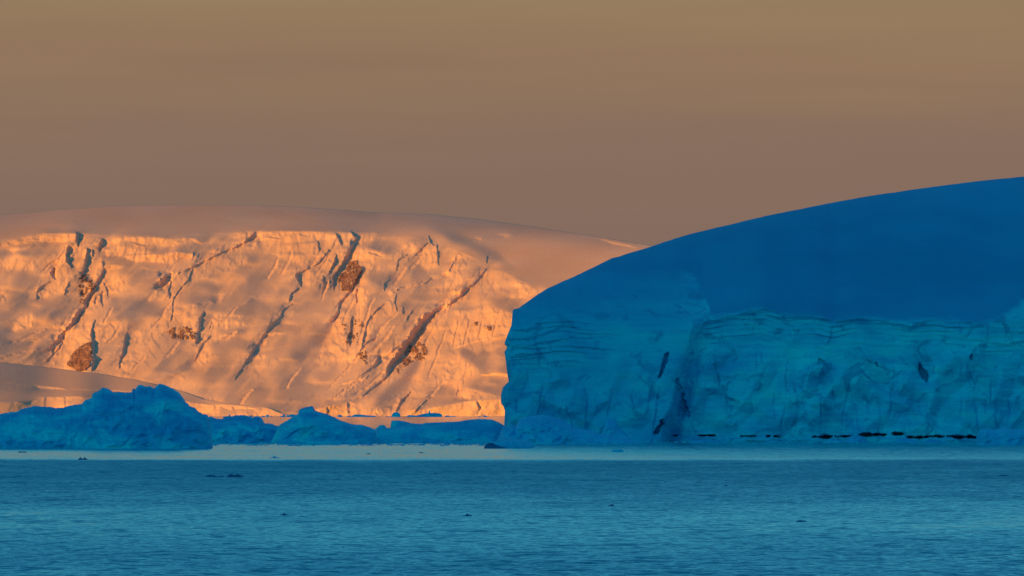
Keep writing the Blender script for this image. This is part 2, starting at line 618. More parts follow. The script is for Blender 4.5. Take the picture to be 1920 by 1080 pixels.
# slope of the bare mountain (metres back per metre up)
td = np.clip((face - MPY) / np.maximum(face - ktop[None, :], 1), 0, 1)     # 0 on the face .. 1 on the skyline
ST = 1.0
sgx = np.arange(-60, 1260, ST)
sgy = np.arange(BASE + 1, 372, -ST)
SX, SY = np.meshgrid(sgx, sgy)
sface = np.interp(SX, fl[:, 0], fl[:, 1]) + 3 * fbm(SX / 60, SX * 0 + 0.5, 5, 3)
stop_ = np.interp(SX, mx, ktop)
std = np.clip((sface - SY) / np.maximum(sface - stop_, 1), 0, 1.4)
wx = SX + 3.0 * fbm(SX / 22, SY / 22, 21, 3) + 1.4 * fbm(SX / 5, SY / 5, 22, 2)
wy = SY + 2.2 * fbm(SX / 20, SY / 20, 23, 3) + 1.0 * fbm(SX / 5, SY / 5, 24, 2)
G0 = np.cumsum(np.where(std > 0, 1.35 + sstep(0, .15, std) * 2.2 + 4 * np.clip(std, 0, 1.2) ** 6, 1.35), axis=0) * ST
G0 = blur(G0, 20)
P = np.zeros_like(SX)
CL = [  # lips of ice ledges: x,y,height of the face below
 ('-60,468,8 0,457,8 20,452,9 37,447,11 60,441,13 80,437,12 110,437,17 144,437.5,19 147,438,19', 1.1, 30),
 ('18,469,7 45,464,8 66,459,5', 1.0, 14), ('-40,494,16 15,483,18 28,477,20 60,478,18 90,480,14 115,462,14 141,458,10', .55, 20),
 ('100,509,38 115,500,42 131,502,40', .6, 18), ('70,535,20 85,524,24 100,520,24', .5, 14), ('134,478,24 148,466,28 162,462,24', .5, 12),
 ('184,458,8 205,451,10 220,446,8 262,445,12 282,446,16 290,449,16 310,447,17 340,449,10 355,446,6 365,449,5 380,455,4 390,453,4 407,447,4', 1.1, 18),
 ('196,466,12 220,463,14 240,464,12 260,470,5 285,471,3', 1.0, 10), ('230,481,8 250,477,15 280,478,14 310,478,15 355,474,10 362,475,9', 1.05, 18),
 ('184,478,10 196,468,14 212,466,10', .8, 12), ('196,497,8 215,495,10 232,498,5', .9, 12),
 ('306,537,14 318,516,10 330,511,8 345,508,9 355,500,10 372,496,12 390,485,12 412,478,9 440,468,10 470,460,12 478,447,14 481,438,16', .95, 12),
 ('272,560,16 285,545,20 300,543,20 309,537,22', .8, 14), ('318,528,30 330,516,36 345,512,30', .55, 10), ('358,526,6 380,522,7 397,517,5', .9, 14),
 ('428,491,12 450,476,13 462,480,10', .8, 12), ('416,508,9 430,495,11 442,497,9', .8, 10), ('404,567,12 412,552,14 425,545,12 434,539,8', .9, 12),
 ('376,568,8 405,566,9 418,560,6', .8, 12),
 ('322,576,36 338,575,40 345,571,44 369,571,42', .75, 16), ('396,590,11 430,590,12 457,593,10', 1.05, 14), ('394,603,18 430,602,16 465,604,9', 1.0, 10),
 ('374,645,9 390,632,11 420,628,10 447,627,6', .9, 12), ('368,680,5 395,668,7 417,667,5', .9, 12), ('318,706,4 345,695,5 372,687,5', 1.1, 12),
 ('20,602,22 35,593,26 55,590,26 66,597,20', .8, 16), ('80,613,5 100,610,6 118,607,5', 1.1, 12), ('3,671,4 28,662,5 70,653,4', 1.2, 10),
 ('108,640,46 122,628,54 138,613,58 152,605,58 174,602,50', .6, 14), ('186,606,14 205,603,17 243,603,14', .75, 16), ('235,640,30 250,628,34 268,622,26', .5, 14),
 ('187,560,14 200,552,16 212,556,12', .6, 12), ('245,600,16 262,592,18 285,596,16 305,590,12', .6, 16),
 ('480,439,12 500,434,15 535,433,19 590,433,20 605,437,14 628,441,8', 1.15, 28), ('488,452,26 515,449,30 545,457,26 575,458,26 600,453,22 624,447,16', .5, 14),
 ('634,445,17 648,437,20 659,435,20', .95, 16), ('657,471,26 672,467,30 695,470,26 718,478,14 740,476,12 752,467,14 757,459,14 772,454,14 790,446,12', .85, 26),
 ('530,592,11 540,584,13 553,584,10', .9, 12), ('498,626,5 515,622,7 534,625,4', 1.1, 12), ('484,646,5 500,636,7 508,636,4', 1.1, 10), ('462,674,9 478,667,11 498,665,9', .9, 12),
 ('548,548,9 570,541,8', .9, 10), ('676,438,3 702,436.5,4', 1.2, 12),
 ('792,468,30 802,450,40 812,450,40 824,470,24', .45, 14), ('750,462,14 764,455,16 778,452,12', .7, 10), ('820,462,18 838,458,14 850,465,6', .5, 14),
 ('843,491,8 855,478,10 865,472,10 875,475,8', 1.0, 12), ('835,514,34 848,500,36 872,496,36 884,508,26', .5, 14),
 ('736,546,6 760,535,8 790,525,8 825,513,9 838,509,9 866,515,6', 1.0, 16), ('740,562,14 752,553,16 778,545,10 800,540,6', .6, 16),
 ('911,486,5 935,489,7 958,501,6', .9, 14), ('850,576,30 868,560,30 900,530,26 925,511,24 944,507,26 962,521,22 985,534,16', .42, 20),
 ('826,598,54 850,579,62 880,583,60 902,577,60 920,575,58 940,583,52 975,592,46', .50, 18), ('840,653,4 870,645,6 890,637,6 920,638,7 940,628,7 975,634,6', 1.2, 10),
 ('843,692,26 860,680,32 880,685,32 896,698,24', .55, 16), ('896,704,3 930,700,4 975,703,3', 1.2, 10), ('858,738,8 868,729,12 884,728,9', .7, 14),
 ('780,741,3 800,731,4 842,722,4', 1.0, 10), ('638,721,4 658,714,5 677,709,4', 1.2, 8), ('632,737,4 652,725,5', 1.1, 8), ('702,714,9 712,706,13 724,702,9', .9, 8),
 ('668,746,6 680,739,8 694,738,6', .9, 8), ('690,592,12 705,580,14 722,570,10', .6, 10), ('700,650,14 715,632,18 735,622,10', .5, 12),
 ('770,600,10 790,590,12 812,584,8', .6, 10), ('590,770,9 612,763,14 640,757,21 652,751,26 667,756,22', .9, 12), ('676,772,8 692,764,15 704,759,18', .9, 10),
 ('704,772,8 716,765,14 728,765,14', .9, 10), ('726,772,8 735,752,20 745,748,22', .6, 10),
 ('757,776,4 766,771,8 790,767,12 820,765,14 835,760,18 852,757,22 880,752,27 936,749,30 980,750,28', 1.0, 12),
 ('476,768,10 500,763,14 524,774,6', .9, 12), ('520,776,4 535,772,8 560,774,6', .9, 10), ('575,700,16 592,668,24 604,648,26 616,640,20', .45, 10),
]
for i, (s, a, L) in enumerate(CL):
    cliff(P, SX, wy, s, a * .8, L, sharp=i == 0)
KL = [  # steps whose walls face right, away from the sun: x,y,width of the dark
 ('145,438,7 145,450,9 145,461,6', 1, 34), ('164,468,5 161,485,6 158,500,6 151,520,5', 1, 16), ('190,449,6 188,458,9 186,470,5', 1, 12), ('128,462,6 124,478,9 125,490,9 134,501,4', 1, 18),
 ('172,468,3 173,480,3', 1, 8), ('193,508,4 188,518,6 182,530,7 172,545,9 165,555,10 158,568,9 159,577,8', 1, 20), ('190,490,2.5 194,500,3 192,511,2.5', 1, 10),
 ('194,530,3 200,545,3.5 202,557,2.5', 1, 12), ('101,503,6 95,513,8 103,523,4', 1, 22), ('94,528,3 75,538,4 69,548,4 68,560,2.5', 1, 14), ('130,528,2 123,540,3 121,553,2', 1, 10),
 ('157,577,8 145,588,9 141,600,12 131,612,9 123,618,9 112,630,12', 1, 26), ('187,553,3 188,565,3.5 192,575,2', 1, 10), ('178,558,5 177,568,5', 1, 8),
 ('178,600,2 171,618,4 173,640,5 175,665,6 174,680,8 172,693,6', 1, 22), ('116,636,3 100,643,4 96,652,5 98,662,3', 1, 12), ('115,642,2 108,655,3 98,665,3 88,677,3', 1, 8),
 ('236,624,3.5 233,645,4.5 230,660,4 225,672,5 223,690,4', 1, 20), ('477,436,6 466,450,8 440,464,6 415,474,5 390,486,5 370,496,5 350,506,4 333,512,3', .9, 26),
 ('317,514,8 303,524,12 303,534,9', 1, 26), ('360,505,2.5 352,525,3 338,540,3 325,560,3.5 322,572,3', 1, 14), ('319,528,3 315,545,3 318,559,2', 1, 8), ('361,475,3 359,487,2', 1, 10),
 ('381,586,3 375,600,6 373,615,6 371,630,7 369,643,8', 1, 20), ('323,570,2.5 322,588,3.5 320,602,2.5', 1, 10), ('396,604,2.5 390,617,2.5', 1, 8), ('395,630,2.5 378,645,3.5 372,660,3.5 366,677,3', 1, 14),
 ('482,650,2 465,670,3 450,695,3 440,712,2', 1, 14), ('596,452,3 598,470,3', 1, 10), ('616,469,2 600,490,3 585,500,3 568,508,5 556,515,8 558,525,7 563,538,3', 1, 22),
 ('560,540,3 545,550,5 541,564,4', 1, 14), ('630,438,4 635,450,6 640,458,4', 1, 10), ('658,435,5 667,445,6 664,455,6 655,470,8 650,480,9 643,492,9 637,502,8 627,517,7', 1, 24),
 ('631,478,2.5 624,495,4 617,511,3', 1, 12), ('625,515,5 626,530,7 624,542,4', 1, 10), ('606,516,3 607,530,4.5 606,546,2.5', 1, 10),
 ('680,502,4 674,515,5 668,527,6 658,542,7 648,555,6 636,568,5 634,584,7 621,602,6', 1, 22), ('668,543,4 669,567,4', 1, 8), ('548,571,2 530,580,4 525,593,3.5', 1, 16),
 ('523,595,3 505,615,4 490,635,4 475,655,4 464,672,4 458,682,3', 1, 30), ('660,594,3.5 656,620,6 652,635,6 655,645,4', 1, 10), ('695,590,2.5 686,610,3 680,640,4 674,657,3', 1, 12),
 ('722,569,2 706,580,3.5 694,597,3', 1, 12), ('712,629,2.5 690,640,3.5 679,650,3', 1, 12), ('712,667,5 706,675,8 704,684,6', 1, 14), ('706,684,2 690,695,2.5 670,707,2', 1, 14),
 ('803,443,3 806,452,4 812,459,2', 1, 8), ('818,459,2 820,480,3 822,497,2', 1, 8), ('801,454,2 786,470,3 772,483,2', 1, 10), ('853,484,2.5 847,497,3.5 842,507,2.5', 1, 10),
 ('764,477,3 746,488,4 742,507,3', 1, 14), ('807,522,2 800,530,2.5 780,535,2.5 750,540,2.5 737,549,2', 1, 12), ('728,524,2 720,533,4 720,545,2.5', 1, 10),
 ('742,551,2 740,565,3 743,582,2', 1, 10), ('753,576,2 756,589,2', 1, 6), ('771,584,2 763,599,2.5', 1, 8), ('914,481,2 912,493,2', 1, 6), ('866,710,3 868,720,3', 1, 6), ('859,729,3 855,743,3.5', 1, 8),
 ('911,505,3 897,524,6 886,535,7 871,543,8 863,555,9 842,570,6 816,580,8 806,590,12 792,600,15 779,620,18 768,640,18 756,655,16 743,668,14 731,681,11 726,699,8', 1, 42),
 ('735,690,4 722,708,4 700,726,4 680,742,3', 1, 18), ('806,745,3 790,758,5 776,772,4', 1, 20), ('770,735,3 752,752,5 742,770,4', 1, 22), ('650,755,3 652,774,3', 1, 8), ('612,764,2 613,776,2', 1, 6),
 ('892,752,2 898,766,3 894,779,2', 1, 8),
]
for s, a, L in KL:
    cleft(P, wx, wy, s, a * .55, L)
SL = [  # steps whose walls face left, into the sun
 ('834,648,9 826,690,11 818,722,8', .6, 40), ('620,604,9 610,625,11 604,645,11 590,668,9 578,694,6', .55, 60), ('440,655,6 425,690,7 412,735,6', .6, 14),
 ('142,480,10 132,510,10 120,545,8', .4, 16), ('700,545,8 694,580,9 690,610,6', .4, 16), ('560,470,7 540,520,8 520,560,5', .3, 30), ('800,660,8 770,705,9 745,745,6', .4, 30),
]
for s, a, L in SL:
    cleft(P, wx, wy, s, a, L, side=-1, wall=7)
# how the slopes lie to the sun: bright ice walls, dim snow benches, drawn from the photograph
fw = 26 * fbm(SX / 95, SY / 95, 80, 2)
fold = fbm((SX * .80 + SY * .60 + fw) / 58, (SY * .80 - SX * .60 + fw) / 210, 81, 2)
T = 0.475 + 0.26 * np.tanh(2.4 * fold) * 0.75 + 0.05 * fbm(SX / 40, SY / 40, 82, 2)
diag = (SX * 0.78 + SY * 0.62) + 10 * fbm(SX / 60, SY / 60, 83, 3)
along = SY * 0.78 - SX * 0.62
T += 0.06 * fbm(diag / 15, along / 95, 85, 2)
DIMS = """0,468 60,457 110,456 140,458 112,462 90,478 60,470 45,476 20,480 -60,485|.30|3
0,575 60,560 95,565 130,540 160,565 150,580 120,595 110,610 70,600 60,588 30,592 20,605 -60,612|.29|7
-60,615 20,625 60,618 110,625 100,645 95,665 80,690 -60,690|.27|6
240,535 300,515 303,535 285,548 262,545|.30|5
205,555 250,565 300,570 325,565 318,590 290,600 265,592 215,600|.29|5
270,472 310,465 345,461 380,461 405,458 415,465 380,480 362,485 360,473 300,476|.29|3
196,478 232,478 250,492 320,497 345,485 365,485 345,505 310,518 250,525 215,510|.40|5
330,555 350,540 380,530 430,535 410,548 400,565 375,568 345,570 325,572|.24|4
382,585 372,598 395,588 430,570 470,572 475,590 460,592 430,588 400,588|.40|5
290,708 330,690 365,665 370,672 360,690 320,710|.24|3
345,708 395,680 460,670 470,690 440,712 360,715|.35|5
380,640 430,640 480,625 510,600 500,625 470,660 440,650 400,655|.35|5
400,625 430,617 470,613 500,600 480,620 440,626|.33|3
430,765 470,720 520,690 560,680 600,690 620,680 650,700 600,740 560,760 500,765|.37|10
400,745 440,715 470,700 480,740 440,765|.40|8
545,660 590,635 620,610 612,640 600,660 590,668 560,690 550,680|.29|5
590,764 640,745 690,725 720,695 728,700 715,715 690,745 660,755 620,762|.27|4
690,765 720,725 760,690 790,650 800,660 790,690 760,735 735,768 715,775|.27|6
775,745 800,728 850,722 855,742 880,752 840,757 790,765 770,770 768,760|.25|3
860,655 890,645 935,640 990,640 990,700 900,700 885,680 865,672|.32|3
870,722 900,712 990,712 990,745 930,742 900,735 880,727|.35|4
690,515 720,510 760,505 790,508 825,505 800,522 760,532 730,540 700,540 690,530|.27|4
745,570 770,560 850,550 872,545 850,565 830,575 800,585 770,582 750,580|.33|6
740,460 757,460 750,470 735,475 715,475 690,466 668,465 690,455 720,450 745,450|.32|3
735,495 760,480 785,470 788,500 750,507 740,505|.37|4
480,560 540,570 560,600 520,640 490,620|.42|8
560,560 600,545 620,570 600,620 560,640 545,600|.43|8
700,600 730,590 760,600 740,640 715,660 700,640|.40|6
905,505 925,495 960,505 1010,522 985,530 960,515 940,506 910,512|.20|3
527,585 512,595 480,640 450,690 462,692 495,650 532,606|.26|5
628,594 600,612 565,640 600,642 642,612|.31|5
470,442 420,466 360,496 312,516 330,500 380,474 440,448|.25|3
797,588 770,618 738,655 700,662 720,640 760,604|.33|5
560,700 520,735 480,765 540,765 590,730|.34|8
905,505 880,528 848,549 800,568 826,562 872,537|.30|3"""
BRIGHTS = """-60,468 0,457 20,452 37,447 60,441 80,437 110,437 146,438 138,453 110,455 85,454 60,456 37,459 0,466 -60,477|.74|1
18,468 60,460 50,467 25,475|.68|1.5
-60,494 -10,490 18,480 30,477 50,482 75,489 90,483 112,462 118,457 133,460 126,470 112,480 100,492 85,495 60,508 35,509 0,499 -60,505|.66|3
105,497 112,480 126,466 127,470 122,485 112,495|.66|2
100,512 112,501 131,500 132,520 123,535 120,545 95,560 75,560 70,552 80,540 100,528|.68|2
52,560 70,535 95,520 98,523 72,545 66,558|.62|2
140,505 155,475 162,465 161,480 155,495 150,515 140,518|.66|1.5
165,490 190,482 190,500 193,510 188,518 178,530 170,520 160,512|.68|1.5
192,497 232,499 215,507 196,512|.66|1.5
186,462 190,455 205,450 220,446 262,445 284,446 300,448 325,449 355,446 365,449 378,456 405,447 395,456 378,459 363,453 335,460 310,463 285,462 262,455 240,452 215,456 196,464 188,472|.74|.8
196,470 220,464 240,464 262,471 285,473 270,476 240,476 222,480 200,482|.72|1
232,481 260,478 305,478 318,474 360,474 359,482 340,483 320,495 298,493 270,489 262,492 248,491|.72|.8
308,536 318,520 330,512 348,508 355,500 372,497 390,489 412,480 440,470 470,461 480,450 482,465 460,470 420,484 400,493 380,505 360,515 340,520 328,530|.68|1.2
275,562 290,544 302,545 295,556 280,566|.68|1
318,532 345,520 357,517 345,540 330,558 320,568 316,550|.64|1.5
360,523 397,517 385,524 365,527|.64|1
428,508 418,505 430,495 432,488 450,477 462,482 458,495 440,505|.62|2
405,568 412,553 425,545 433,540 420,553 414,568|.66|1
376,567 395,566 402,568 385,575 378,572|.62|1
323,577 340,575 346,572 368,571 369,590 366,610 368,625 345,615 325,620 312,625 318,600|.66|1.5
396,600 400,590 430,589 456,592 448,600 425,601 460,604 463,611 430,615 400,628 378,636 380,620|.66|1.2
372,652 380,645 405,628 440,628 425,638 400,640 380,655|.62|1.5
22,620 25,603 38,592 60,588 65,598 62,612 45,615 30,622|.64|1.5
80,614 118,607 100,615|.64|1
5,671 28,663 70,653 45,663 12,673|.66|.8
108,690 112,660 122,640 135,622 148,612 158,606 172,604 170,625 172,640 150,650 135,665 127,685 130,692 180,700 170,704 110,695|.68|1.5
172,612 190,602 206,607 215,600 240,604 235,622 215,620 200,640 180,650 176,630|.60|2
225,690 230,670 248,672 250,690 235,700|.60|2
248,625 262,618 270,640 255,645|.56|2
482,440 500,434 535,433 592,433 615,438 630,443 620,450 600,450 560,455 530,455 515,447 490,453|.74|.8
490,455 515,449 535,458 600,455 622,452 620,470 590,490 560,500 520,480 500,475|.60|3
562,512 575,507 590,515 592,530 580,537 566,535|.66|2
590,505 612,470 628,455 640,462 635,480 620,500 612,518 600,520|.59|2
636,447 645,440 658,435 662,448 650,460 640,455|.70|1
657,472 672,467 700,469 722,478 742,475 752,466 757,458 775,454 792,446 798,448 785,462 770,475 757,480 735,487 712,487 700,498 685,500 668,495 660,485|.72|1.2
790,470 803,450 815,458 820,480 822,500 800,510 788,495|.60|2
843,488 856,478 865,472 874,475 860,483 848,490 842,500|.68|1
835,512 848,500 862,490 866,515 850,520|.60|1.5
725,548 740,541 790,525 825,513 845,505 850,512 820,523 790,530 760,537 745,545 735,560 730,555|.66|1.2
690,600 705,582 722,568 735,556 742,575 730,590 712,600 700,605|.58|2
672,540 690,545 688,570 675,600 668,600 668,560|.66|2
620,620 634,590 648,580 655,590 650,615 652,640 640,655 620,670 605,690 595,680 608,640|.62|2.5
828,600 850,582 880,584 900,578 922,575 942,583 990,592 990,630 930,632 890,640 855,652 838,640|.65|2
870,652 890,642 935,636 990,632 945,650 930,655 920,662 905,655 895,668 885,658|.50|2
850,575 880,548 905,528 925,512 942,508 965,530 980,545 940,560 880,568|.50|4
838,660 845,652 862,672 890,690 898,700 880,710 850,715 825,720 820,715 830,690|.62|3
862,735 872,728 890,730 930,742 925,748 880,749 862,748|.58|1.5
762,776 768,770 792,767 822,766 835,761 852,757 882,752 936,749 990,750 990,784 757,784|.74|.8
590,770 612,764 640,757 652,752 664,757 672,784 588,784|.60|1
682,772 692,765 704,762 705,784 676,784|.60|1
706,772 712,766 730,766 732,784 706,784|.62|1
736,760 742,750 748,748 745,770 738,784 733,784|.68|1
640,722 678,709 660,721|.62|.6
632,738 655,725 648,733|.62|.6
703,713 722,702 716,712 706,718|.64|.8
670,747 694,739 682,748|.60|.8
475,770 500,764 524,776 524,784 470,784|.62|1
468,678 480,666 498,664 500,672 480,674|.64|1
497,627 515,622 535,626 505,629|.64|.8
484,648 500,636 508,637 492,648|.62|.8
532,592 540,584 552,584 545,592|.64|1
780,640 800,605 830,590 850,590 838,650 830,690 800,740 780,760 760,765 770,730 790,690|.50|4
958,525 985,535 1012,548 990,560 950,560 970,545|.64|2
896,704 930,700 975,703 940,705|.62|.6
842,654 890,640 940,629 960,632 935,635 890,644 860,653|.74|.6"""
for row in DIMS.split('\n') + BRIGHTS.split('\n'):
    a, b, c = row.split('|')
    b = float(b)
    paint(T, sgx, sgy, wx, wy, ST, a, b - 0.065 if b < 0.45 else b + 0.03, float(c))
# old ice is seamed and crackled where it is steep
ck = ridged(wx / 21, wy / 34, 87, 2)
T -= 0.26 * sstep(0.60, 0.92, ck) * sstep(0.42, 0.62, T)
T += 0.22 * fbm(wx / 7, wy / 26, 89, 2) * sstep(0.45, 0.65, T)
# the dome
dm_ = 0.185 + 0.08 * sstep(640, 900, SX) + 0.03 * fbm(SX / 120, SY / 12, 15, 3) - 0.05 * sstep(.6, 1, std)
T = np.where(std > 0, T + (dm_ - T) * sstep(0.0, 0.10, std), T)
for row in ('480,430 560,416 640,405 700,400 720,407 640,424 560,431 500,434|.09|3', '800,438 860,440 930,470 965,505 925,490 880,465 830,448|.12|4', '690,440 760,428 800,428 830,440 850,460 900,480 860,472 760,452 720,446|.40|5',
            '670,437 703,435 700,439 672,441|.5|.8', '1120,448 1180,460 1200,466 1150,458|.5|1', '930,440 962,440 950,444|.5|1', '60,425 145,420 120,428|.32|3', '888,447 905,446 900,450|.5|.8'):
    a, b, c = row.split('|')
    paint(T, sgx, sgy, wx, wy, ST, a, float(b), float(c))
KM = np.ones_like(T)
for s, a, L in KL:
    stroke(KM, sgx, sgy, wx, wy, s, 0.0, 2.2, 0.0)
near = np.clip(blur(1 - KM, 10) * 2.3, 0, 1) * (std <= 0)
near = np.maximum(near, 0.45 * sstep(0.5, 0.62, T))
near = near * (0.55 + 0.9 * sstep(-.25, .3, fbm(SX / 40, SY / 40, 310, 2)))
# splintered ice beside the clefts: short ledges and cracks
T += near * 0.34 * (ridged(wx / 46 + 0.3, (wy + 0.35 * wx) / 17, 311, 3) - 0.50)
T -= near * 0.26 * sstep(0.62, 0.95, ridged(diag / 15, along / 48, 313, 2))
T += near * 0.20 * fbm(SX / 7, SY / 9, 315, 2)
# snow slopes: soft rolls with a bright or a dim lip here and there
rl = ridged((wx - 0.4 * wy) / 110, (wy + 0.32 * wx + 10 * fbm(SX / 50, SY / 50, 317, 2)) / 34, 319, 2)
T += (1 - near) * (std <= 0) * (0.20 * sstep(.30, .98, rl) - 0.08)
T = np.where(std <= 0, 0.43 + 1.15 * (T - 0.43), T)
T = np.clip(T, -0.3, 0.92)
for s in ('656,489 668,490 678,502 679,510 668,532 655,546 641,544 640,528 646,515', '156,528 176,530 181,537 170,552 160,560 154,548', '322,622 326,614 350,611 366,622 362,640 345,636',
          '126,684 136,662 152,648 168,640 170,664 165,688 148,698 138,690', '657,600 676,596 684,612 670,640 658,650', '768,646 778,650 784,640 800,650 802,664 792,680 784,670 766,684'):
    paint(T, sgx, sgy, wx, wy, ST, s, 0.62, 1.2)
LN = '''598,470 590,485 578,502|627,450 622,465 612,482 600,500 588,516|612,525 606,545 602,560|662,562 650,580 642,602|700,558 690,575 684,597 677,620 670,642|742,584 726,600 712,613 700,636
680,650 664,675 640,700 618,722|736,611 715,640 700,655 683,666|692,699 672,712 655,722 640,735 618,749|726,689 706,705 690,720 668,736|832,709 815,730 800,745 784,758|848,545 835,560 818,571
442,574 425,592 411,606|300,592 310,575 324,558|245,691 260,676 270,667|284,612 296,600 306,590|120,470 112,480 104,494|80,505 92,494 104,486|60,640 82,628 104,620|20,640 50,630 80,616
200,640 214,628 222,612|208,575 200,590 192,604|330,640 322,655 308,668|440,620 425,632 408,640|520,480 512,500 500,520|545,470 538,490 526,512|760,500 748,514 738,530|790,478 780,490 768,502
880,600 872,625 866,650|905,590 900,612 896,632|930,596 926,612 922,630|858,600 854,625 848,648|835,620 822,650 812,680 800,705|812,610 798,640 785,668|470,730 455,745 446,760|560,690 545,708 535,725
250,455 262,460 280,461|330,452 345,453|500,444 515,447 530,446|560,440 575,443|36,452 60,449 85,447|690,474 705,478 716,484|770,462 760,468 748,474'''
for row in LN.replace('\n', '|').split('|'):
    v_ = pts(row)
    w_ = np.sin(np.linspace(0.5, math.pi - 0.5, len(v_)))
    stroke(T, sgx, sgy, wx, wy, np.column_stack([v_[:, 0] + 3.2, v_[:, 1] + 1.2, 5.5 * w_]), 0.72, up=True)
    stroke(T, sgx, sgy, wx, wy, np.column_stack([v_, 2.3 * w_]), 0.08)
for s, a, L in KL:
    v_ = pts(s)
    v_[:, 2] = np.where(v_[:, 2] < 7, v_[:, 2] * 0.62, v_[:, 2] - 2.6)
    stroke(T, sgx, sgy, wx, wy, v_, -0.35, 0.95, 0.5)
SG = shape_from(T, G0 - P, ST)
SG -= 0.30 * fbm(SX / 5, SY / 5, 41, 3) * (std <= 0)
band_ = np.exp(-((SX - 700 + (SY - 690) * 1.15) / 16) ** 2) * sstep(690, 715, SY) * (1 - sstep(760, 772, SY))
SG -= band_ * 2.4 * ridged((SX + SY * 0.9) / 9, (SX - SY) / 16, 61, 2)
SG -= SG[2].mean()
# carry the sheet out to the columns and rows of the mesh
G = np.empty_like(MPX)
for j, x in enumerate(mx):
    i = int(np.clip(round((x - sgx[0]) / ST), 0, len(sgx) - 1))
    G[:, j] = np.interp(-MPY[:, j], -sgy, SG[:, i])
    if x < sgx[0] or x > sgx[-1]:
        G[:, j] += 0.15 * (sgx[0] - x if x < sgx[0] else x - sgx[-1])
G *= MPP
G += 9 * MPP * np.cumsum(np.clip(MV - 0.93, 0, 1) ** 2, axis=0)
P = 0
MY = DM + G - P * MPP
MX = X(MPX, MY)
MZ = Z(MPY, MY)
MZ[0] = -3.0
# crest rows that carry the dome back and down out of sight
bk = [(500, -6), (1600, -40), (4000, -240), (7000, -900)]
ex = [np.stack([MX[-1], MY[-1] + a, np.maximum(MZ[-1] + b, -3)], -1) for a, b in bk]
MVERT = np.concatenate([np.stack([MX, MY, MZ], -1), np.stack(ex)], 0)
mq = grid_quads(MNZ + 4, len(mx))
cx = np.concatenate([MPX, np.repeat(MPX[-1:], 4, 0)])
cy = np.concatenate([MPY, np.repeat(MPY[-1:] - 5, 4, 0)])
fcx = cx.reshape(-1)[mq].mean(1)
fcy = cy.reshape(-1)[mq].mean(1)


ROCKS = [('656,489 668,490 678,502 679,510 668,532 655,546 641,544 640,528 632,530 636,515 648,508', .18, 0),
         ('152,513 164,514 176,530 181,537 170,548 156,556 146,548 147,530', -.02, 0), ('312,622 326,614 350,611 368,624 366,640 345,636 322,636', -.05, 0),
         ('126,684 136,662 152,648 170,640 173,664 168,688 148,698 138,690', .25, 0), ('644,606 656,596 676,596 684,612 670,640 656,650 644,634 636,612', -.16, 0),
         ('768,646 778,650 784,640 800,650 802,664 792,680 784,670 766,684 752,690 757,672', -.02, 0), ('672,664 684,656 690,676 684,684', -.02, 0),
         ('741,690 752,682 752,694 744,706', -.05, 0), ('890,603 895,603 895,611 891,611', .5, 0), ('913,610 921,612 922,621 914,619', .1, 0), ('148,556 158,562 156,572 148,574', -.05, 0)]
rk = np.zeros(len(mq), bool)
MN = vnormals(MVERT, mq)
mountain = empty('mountain', (0, DM, 0))
tag(mountain, 'sunlit snow mountain with a smooth dome above a broken icy face', 'mountain', kind='structure')
RV = MVERT.reshape(-1, 3).copy()
RV[:, 1] -= 2 + 8 * np.abs(fbm(cx.ravel() / 4, cy.ravel() / 5, 95, 3)) + 6 * ridged(cx.ravel() / 9, cy.ravel() / 14, 96, 2)
nf = fbm(fcx / 8, fcy / 12, 91, 4, 0.8) - 0.01
wfx, wfy = fcx + 3 * fbm(fcx / 9, fcy / 9, 93, 2), fcy + 3 * fbm(fcx / 9, fcy / 9, 94, 2)
for s, th, _ in ROCKS:
    m = in_poly(wfx, wfy, pts(s)) & (nf > -th) & ~rk
    rk |= m
    if m.sum() > 3:
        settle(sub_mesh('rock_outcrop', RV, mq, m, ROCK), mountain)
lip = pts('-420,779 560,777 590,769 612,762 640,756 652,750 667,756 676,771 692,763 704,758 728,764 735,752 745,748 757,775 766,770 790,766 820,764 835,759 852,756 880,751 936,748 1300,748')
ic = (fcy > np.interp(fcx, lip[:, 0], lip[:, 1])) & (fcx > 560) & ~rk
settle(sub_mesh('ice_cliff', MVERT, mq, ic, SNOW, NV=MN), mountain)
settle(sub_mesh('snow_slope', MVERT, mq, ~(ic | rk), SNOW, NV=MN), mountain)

# ------------------------------------------------------------------ the low glacier tongue in front of the mountain, left
DT = 18600.0
tx = np.concatenate([np.linspace(-420, -60, 50, endpoint=False), np.arange(-60, 560, 1.4)])
tt = pts('-420,655 -200,664 0,679 100,690 180,700 260,713 320,728 345,735 380,748 420,755 460,760 500,764 525,774 560,780')
TNZ = 110
TPX, TV = np.meshgrid(tx, np.linspace(0, 1, TNZ))
ttop = np.interp(tx, tt[:, 0], tt[:, 1]) + 0.4 * fbm(tx / 15, tx * 0, 101, 2)
TB = HOR + FP * CAMZ / DT
TPY = TB + (np.minimum(ttop, TB - 0.3)[None, :] - TB) * TV
tgx, tgy = np.arange(-60, 562, 1.4), np.arange(TB + 1, 672, -1.0)
UX, UY = np.meshgrid(tgx, tgy)
ux, uy = UX + 1.5 * fbm(UX / 12, UY / 12, 105, 3), UY + 1.0 * fbm(UX / 12, UY / 12, 106, 3)
TT = 0.20 + 0.10 * sstep(120, 330, UX) + 0.03 * fbm(UX / 80, UY / 12, 103, 3)
